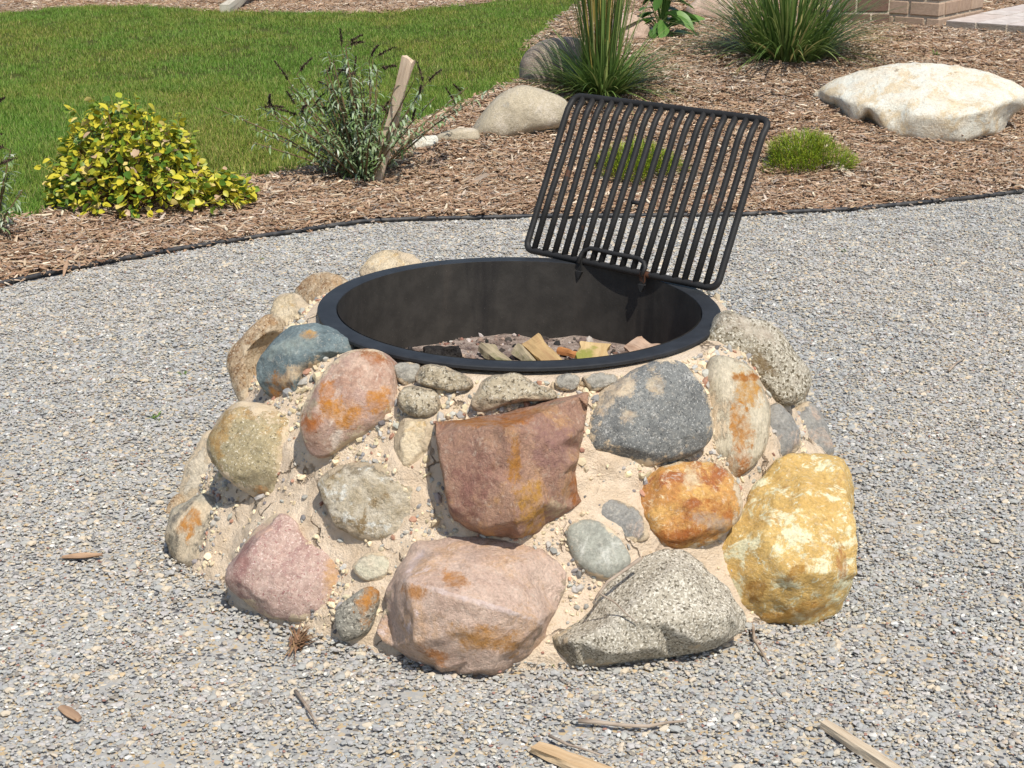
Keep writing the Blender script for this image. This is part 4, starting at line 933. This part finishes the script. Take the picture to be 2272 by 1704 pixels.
grass_clump('ornamental_grass', on_t(1745, 128), 900, .82, 'wide arching ornamental grass clump near the brick pier', 12, .10, 1.0, spread=.22, arch=(.1, 1.1))

def heath(base, W, H, label, seed):
    rg = np.random.default_rng(seed); root = tag(empty('heath_plant', base), label, 'ground plant'); mbk = MB(); HP = [S(142,164,44), S(166,182,56), S(112,140,38), S(184,188,72), S(170,146,82)]
    for i in range(2600):
        a = rg.uniform(0, 6.28); r_ = W*math.sqrt(rg.uniform())*(1+.25*math.sin(3*a+seed)+.12*math.sin(7*a)); z0 = H*(1-(r_/W/1.3)**2)*rg.uniform(.1, .85)
        p = base+Vector((r_*math.cos(a), r_*math.sin(a)*.85, max(0, z0))); d = Vector((math.cos(a)*r_/W+rg.normal(0, .4), math.sin(a)*r_/W+rg.normal(0, .4), 1.0))
        c = vary(HP[rg.choice(5, p=[.36, .26, .22, .1, .06])], .14)
        ribbon(mbk, p, d, rg.uniform(.03, .06), rg.uniform(.003, .005), rg.uniform(-.3, .5), 2, c)
        for k in range(3):
            b = rg.uniform(0, 6.28); ribbon(mbk, p+d.normalized()*rg.uniform(.005, .04), (math.cos(b), math.sin(b), .6), .014, .0035, .2, 1, c)
    tag(mbk.build('foliage', M_LEAF, root), kind='stuff'); return root
heath(on_t(1412, 392), .205, .20, 'low green heath mound seen through the bars of the grate', 1)
heath(on_t(1785, 374), .215, .21, 'low green heath mound right of the grate', 2)

# broad leaved plant
hb = on_t(1468, 84); root = tag(empty('broad_leaved_plant', hb), 'broad leaved dark green plant between two pale boulders', 'plant')
hm = [one_leaf_mesh('broad_leaf', vary(S(*c), .06), l_, l_*.5, .35, 6) for c, l_ in (((104,144,68), .21), ((90,130,60), .17), ((120,158,80), .20), ((80,116,54), .15))]
ms = MB()
for i in range(64):
    a = rng.uniform(0, 6.28); lvl = rng.uniform(0, 1); h = .02+.48*lvl; r_ = .13*(1-.5*lvl)*rng.uniform(.3, 1)
    p = hb+Vector((r_*math.cos(a), r_*math.sin(a), h)); o = bpy.data.objects.new('leaf', hm[rng.integers(4)])
    o.matrix_local = Matrix.Translation(p-hb) @ Matrix.Rotation(a+rng.normal(0, .3), 4, 'Z') @ Matrix.Rotation(rng.uniform(-.5, .5)-.15*lvl, 4, 'Y') @ Matrix.Rotation(rng.normal(0, .3), 4, 'X') @ Matrix.Scale(rng.uniform(.8, 1.2)*(1.1-.35*lvl), 4)
    link(o, root); tube(ms, [hb+Vector((r_*.2*math.cos(a), r_*.2*math.sin(a), h*.4)), p], .0035, 4, S(112,140,70))
tube(ms, [hb, hb+Vector((.01, 0, .3)), hb+Vector((0, 0, .5))], .007, 6, S(104,130,66)); ms.build('stem', M_STEM, root)

# ------------------------------------------------------------------ brick pier, dark block, patio
def brick_mat(name, a, b):
    t = NT(name); v = objvec(t); oi = t.n('ObjectInfo'); n = t.noise(v, 30, 6, .7); n2 = t.noise(v, 160, 3, .6)
    c = t.mix(t.ramp(n, .3, .7), a, b); c = t.mix(t.ramp(oi.outputs['Random'], 0, 1, 0, .5), c, t.mix(1, c, (.72, .68, .68, 1), 'MULTIPLY')); c = t.mix(t.ramp(n2, .6, .75, 0, .6), c, S(110,92,80))
    t.bump(t.math('ADD', n, n2), .5, .006); return t.done(c, .9, .15)
M_BRICK = brick_mat('grey_brown_brick', S(184,160,138), S(164,140,120)); M_JOINT = soil_mat('mortar_joint', S(220,206,184), S(200,184,162), 60)
c0 = on_t(*C2('d', [(1585, 208)])[0]); dl = on_t(*C2('d', [(1205, 166)])[0])-c0; dl.z = 0; dl.normalize()
dl = Vector((-.80, .60, 0)).normalized(); dr = Vector((dl.y, -dl.x, 0)); 
if dr.y < 0: dr = -dr
pier = tag(empty('brick_pier', c0), 'grey brown brick pier at the top right', 'brick pier')
ZL = c0.z-.03; wl, wr = .62, .80; bh, bl, jt = .108, .235, .017
def obox(mb, o, u, v, w, a, b, c, bev=0.0):
    vs = [o+u*x+v*y+w*z for z in (0, c) for y in (0, b) for x in (0, a)]
    mb.add(vs, [(0, 2, 3, 1), (4, 5, 7, 6), (0, 1, 5, 4), (2, 6, 7, 3), (0, 4, 6, 2), (1, 3, 7, 5)])
Zv = Vector((0, 0, 1)); core = Vector((c0.x, c0.y, ZL))
mb = MB(); obox(mb, core+(dl+dr)*.008, dl, dr, Zv, wl-.016, wr-.016, bh*8); mb.build('mortar_core', M_JOINT, pier)
bcache = {}
def brick(o, u, inn, L, parent, mat, h=bh-jt, dep=.1):
    key = (round(L, 3), mat.name, tuple(round(x, 3) for x in u))
    if key not in bcache:
        b = bmesh.new(); vs = [Vector((0, 0, 0))+u*x+inn*y+Zv*z for z in (0, h) for y in (0, dep) for x in (0, L)]; bv = [b.verts.new(v) for v in vs]
        for f in [(0, 2, 3, 1), (4, 5, 7, 6), (0, 1, 5, 4), (2, 6, 7, 3), (0, 4, 6, 2), (1, 3, 7, 5)]: b.faces.new([bv[i] for i in f])
        bmesh.ops.recalc_face_normals(b, faces=b.faces[:]); bmesh.ops.bevel(b, geom=b.edges[:], offset=.006, segments=1, affect='EDGES')
        m = bpy.data.meshes.new('brick'); b.to_mesh(m); b.free(); m.materials.append(mat); bcache[key] = m
    ob = bpy.data.objects.new('brick', bcache[key]); ob.location = o-parent.location; return link(ob, parent)
for r_ in range(6):
    z = ZL+bh*r_+.004
    for (u, inn, W_, off) in ((dl, dr, wl, 0 if r_ % 2 else .5), (dr, dl, wr, .5 if r_ % 2 else 0)):
        x = 0.0 if off == 0 else .112
        first = True
        while x < W_-.03:
            L = min(bl-jt, W_-x)
            if L > .04: brick(Vector((core.x, core.y, z))+u*x-inn*.004*(1)+inn*rng.uniform(-.001, .001), u, inn, round(L, 2), pier, M_BRICK)
            x += bl
# block wall with its shade painted into the brick, left of the pier, mostly behind the grass
e0 = on_t(*C2('d', [(1030, 182)])[0]); wroot = tag(empty('block_wall', e0), 'low block wall darkened for shade behind the arching grass, left of the brick pier', 'wall')
M_SHADEBR = brick_mat('shaded_brick', S(128,104,90), S(110,88,76)); o0 = Vector((e0.x, e0.y, e0.z-.02))+Vector((.19, .0, 0))
mb = MB(); obox(mb, o0+Vector((-.36, .01, 0)), Vector((1, 0, 0)), Vector((0, 1, 0)), Zv, .36, .25, bh*5); mb.build('mortar_core', M_JOINT, wroot)
for r_ in range(5):
    x = -.355-(.11 if r_ % 2 else 0)
    while x < -.03:
        a = max(x, -.355); L = round(min(bl-jt, -x-.003)-(a-x), 2)
        if L > .05: brick(o0+Vector((a, .0, bh*r_+.004)), Vector((1, 0, 0)), Vector((0, 1, 0)), L, wroot, M_SHADEBR)
        x += bl
# paved patio behind the pier
t = NT('patio_stone'); v = objvec(t); oi = t.n('ObjectInfo'); n = t.noise(v, 14, 6, .65)
c = t.mix(t.ramp(n, .3, .7), S(216,208,200), S(190,180,172)); c = t.mix(t.ramp(oi.outputs['Random'], 0, 1, 0, .4), c, S(196,176,164)); t.bump(n, .3, .006); M_PAV = t.done(c, .85, .2)
pc = on_t(*C2('d', [(1640, 215)])[0])
pz = terr(pc.x, pc.y)+.03; pav = tag(empty('patio', (pc.x, pc.y, pz)), 'pale stone paver patio at the top right corner', 'patio'); pav['kind'] = 'structure'
fw = Vector((.60, .80, 0)); sw = Vector((.80, -.60, 0)); po = Vector((pc.x, pc.y, pz))
mb = MB(); obox(mb, po+Vector((0, 0, -.2)), fw, sw, Zv, 3.6, 2.2, .225); mb.build('bedding', M_JOINT, pav)
pm = {}
for i in range(12):
    for j in range(10):
        L = (.295, .215)[(i+j) % 2]; x, y = i*.30, j*.22
        if L not in pm:
            b = MB(); z0 = Vector((0, 0, 0)); obox(b, z0, fw, sw, Zv, .288, .208, .05); pm[L] = b.mesh('paver', M_PAV)
        o = bpy.data.objects.new('paver', pm[L]); o.location = fw*x+sw*(y)+Vector((0, 0, -.022+rng.uniform(0, .003))); link(o, pav)

# timber lying in the far mulch
m_timb = wood_mat('grey_timber', S(206,198,180), S(186,176,156), None, 12)
q0, q1 = on_t(500, 33), on_t(690, -40, 40)
tag(billet('timber', q0+Vector((0, 0, .05)), q0+(q1-q0).normalized()*1.7+Vector((0, 0, .22)), .09, .09, m_timb, taper=1.0, rag=.0), 'pale grey timber lying beyond the lawn', 'timber')

# ------------------------------------------------------------------ small debris
m_chip = wood_mat('tan_chip', S(184,152,122), S(142,114,92)); m_tan = wood_mat('fresh_tan_wood', S(218,190,152), S(196,164,124)); m_gry = wood_mat('grey_stick', S(182,166,148), S(142,124,108)); m_strip2 = wood_mat('pale_lath', S(216,200,174), S(190,168,140))
def lay(name, a, b, w, h, mat, label, cat, z=.016, **kw):
    p, q = on_z(*a, z), on_z(*b, z); return tag(billet(name, p, q, w, h, mat, **kw), label, cat)
lay('bark_chip', (138, 1236), (228, 1230), .030, .014, m_chip, 'brown bark chip lying on the gravel at the left', 'wood chip', roll=.5, rag=.3, taper=.8, lens=.75)
lay('bark_chip', (136, 1568), (176, 1596), .022, .006, m_chip, 'faint tan chip on the gravel near the lower left', 'wood chip', rag=.4, lens=.5)
lay('wood_piece', (1190, 1658), (1350, 1722), .030, .014, m_tan, 'tan splinter of wood at the bottom edge of the photo', 'wood piece', rag=.5, taper=1.2)
lay('lath', (1828, 1607), (2040, 1745), .019, .016, m_strip2, 'pale wooden lath running out of the photo at the lower right', 'lath', taper=1.1, rag=.02)
def stick(px, rad, mat, label, z=.016, name='stick', pts3=None):
    pts = pts3 or [on_z(*p, z) for p in px]; n = len(pts); mb = MB(); tube(mb, pts, [rad*(1-.55*i/(n-1)) for i in range(n)], 6)
    return tag(mb.build(name, mat, smooth=True, loc=pts[0]), label, 'stick')
stick([(1283,1599),(1330,1603),(1390,1610),(1440,1611),(1480,1603),(1523,1599)], .0055, m_gry, 'grey curved stick lying on the gravel in front of the pit')
stick([(1218,1632),(1260,1652),(1300,1664),(1340,1677)], .0035, m_gry, 'thin short stick just above the tan splinter')
stick([(655,1533),(675,1560),(690,1585),(706,1608)], .004, m_gry, 'thin twig on the gravel in front of the dried flower head')
stick([(1664,1361),(1671,1392),(1674,1420),(1695,1454),(1707,1475)], .0042, m_gry, 'bent twig between the granite boulder and the yellow stone')
stick([(2105,822),(2121,806),(2140,795)], .005, m_gry, 'short stick on the gravel far right of the pit')
# twig hanging over the granite stone
def over(px, py, lift=.0):
    p = mound_hit(px, py); tc = (CAM-p).normalized(); return p+tc*lift
tw = C2(6, [(650,750),(540,830),(430,905),(375,985),(335,1045)]); stick(None, .0045, m_gry, 'twig leaning along the granite boulder', pts3=[over(*q, .11) for q in tw])
tw = C2(6, [(372,975),(480,1040),(560,1120),(625,1172)]); stick(None, .0022, m_gry, 'fine twig crossing the face of the granite boulder', pts3=[over(*q, .135) for q in tw])
# dried flower head
fp = on_z(658, 1440, .01); mb = MB()
for i in range(130):
    a = rng.normal(1.1, .5); ribbon(mb, fp+Vector(rng.normal(0, .006, 3))+Vector((0, 0, .012)), (math.cos(a)*.8, math.sin(a), rng.uniform(.0, .9)), rng.uniform(.02, .055), .004, rng.uniform(0, .8), 3, vary(S(128,98,72), .25))
for i in range(16):
    ribbon(mb, fp+Vector((0, 0, .012)), (rng.normal(-.2, .2), -1, .1), rng.uniform(.03, .06), .003, .4, 3, vary(S(140,112,84), .2))
tag(mb.build('dried_flower_head', M_STEM), 'dried brown flower head on the gravel in front of the pink stone', 'flower head')
# chips in the mulch
m_pch = wood_mat('pale_chip', S(226,212,190), S(198,182,160))
def mchip(a, b, w, mat, label):
    p, q = on_t(*a)+Vector((0, 0, .025)), on_t(*b)+Vector((0, 0, .02)); tag(billet('wood_chip', p, q, w, .012, mat, rag=.3), label, 'wood chip')
mchip((1852,374), (1890,398), .05, m_pch, 'pale flat wood chip beside the right heath mound')
mchip((1330,406), (1358,408), .03, m_pch, 'pale wood chip behind the bars of the grate')
mchip((1044,420), (1080,394), .05, m_gry, 'grey wood chunk on the mulch right of the stake')
mchip((1618,236), (1680,242), .03, m_chip, 'dark bark strip on the mulch left of the white boulder')
# weeds and leaves
def weed(p, n, H, label, seed):
    rg = np.random.default_rng(seed); mb = MB()
    for i in range(n):
        a = rg.uniform(0, 6.28); ribbon(mb, p+Vector((rg.normal(0, .008), rg.normal(0, .008), 0)), (math.cos(a), math.sin(a), rg.uniform(.3, 1.4)), rg.uniform(.4, 1)*H, H*.16, rg.uniform(.2, 1), 3, vary(S(104,132,52), .15), taper=False)
    tag(mb.build('weed', M_LEAF, loc=p), label, 'weed')
weed(on_z(344, 926, .005), 10, .035, 'tiny green weed in the gravel left of the pit', 1)
weed(on_z(406, 832, .005), 8, .022, 'very small weed in the gravel left of the tall brown stone', 2)
weed(on_z(589, 575, .005), 8, .026, 'tiny weed in the gravel near the black edging', 3)
weed(on_z(1222, 1470, .005), 12, .024, 'little weed at the foot of the large pink slab', 4)
weed(on_z(1871, 558, .005), 7, .035, 'flat green leaf lying on the gravel behind the pit at the right', 5)
lp = on_t(2075, 122); weed(lp, 14, .06, 'small green sprout in the mulch below the patio', 6)
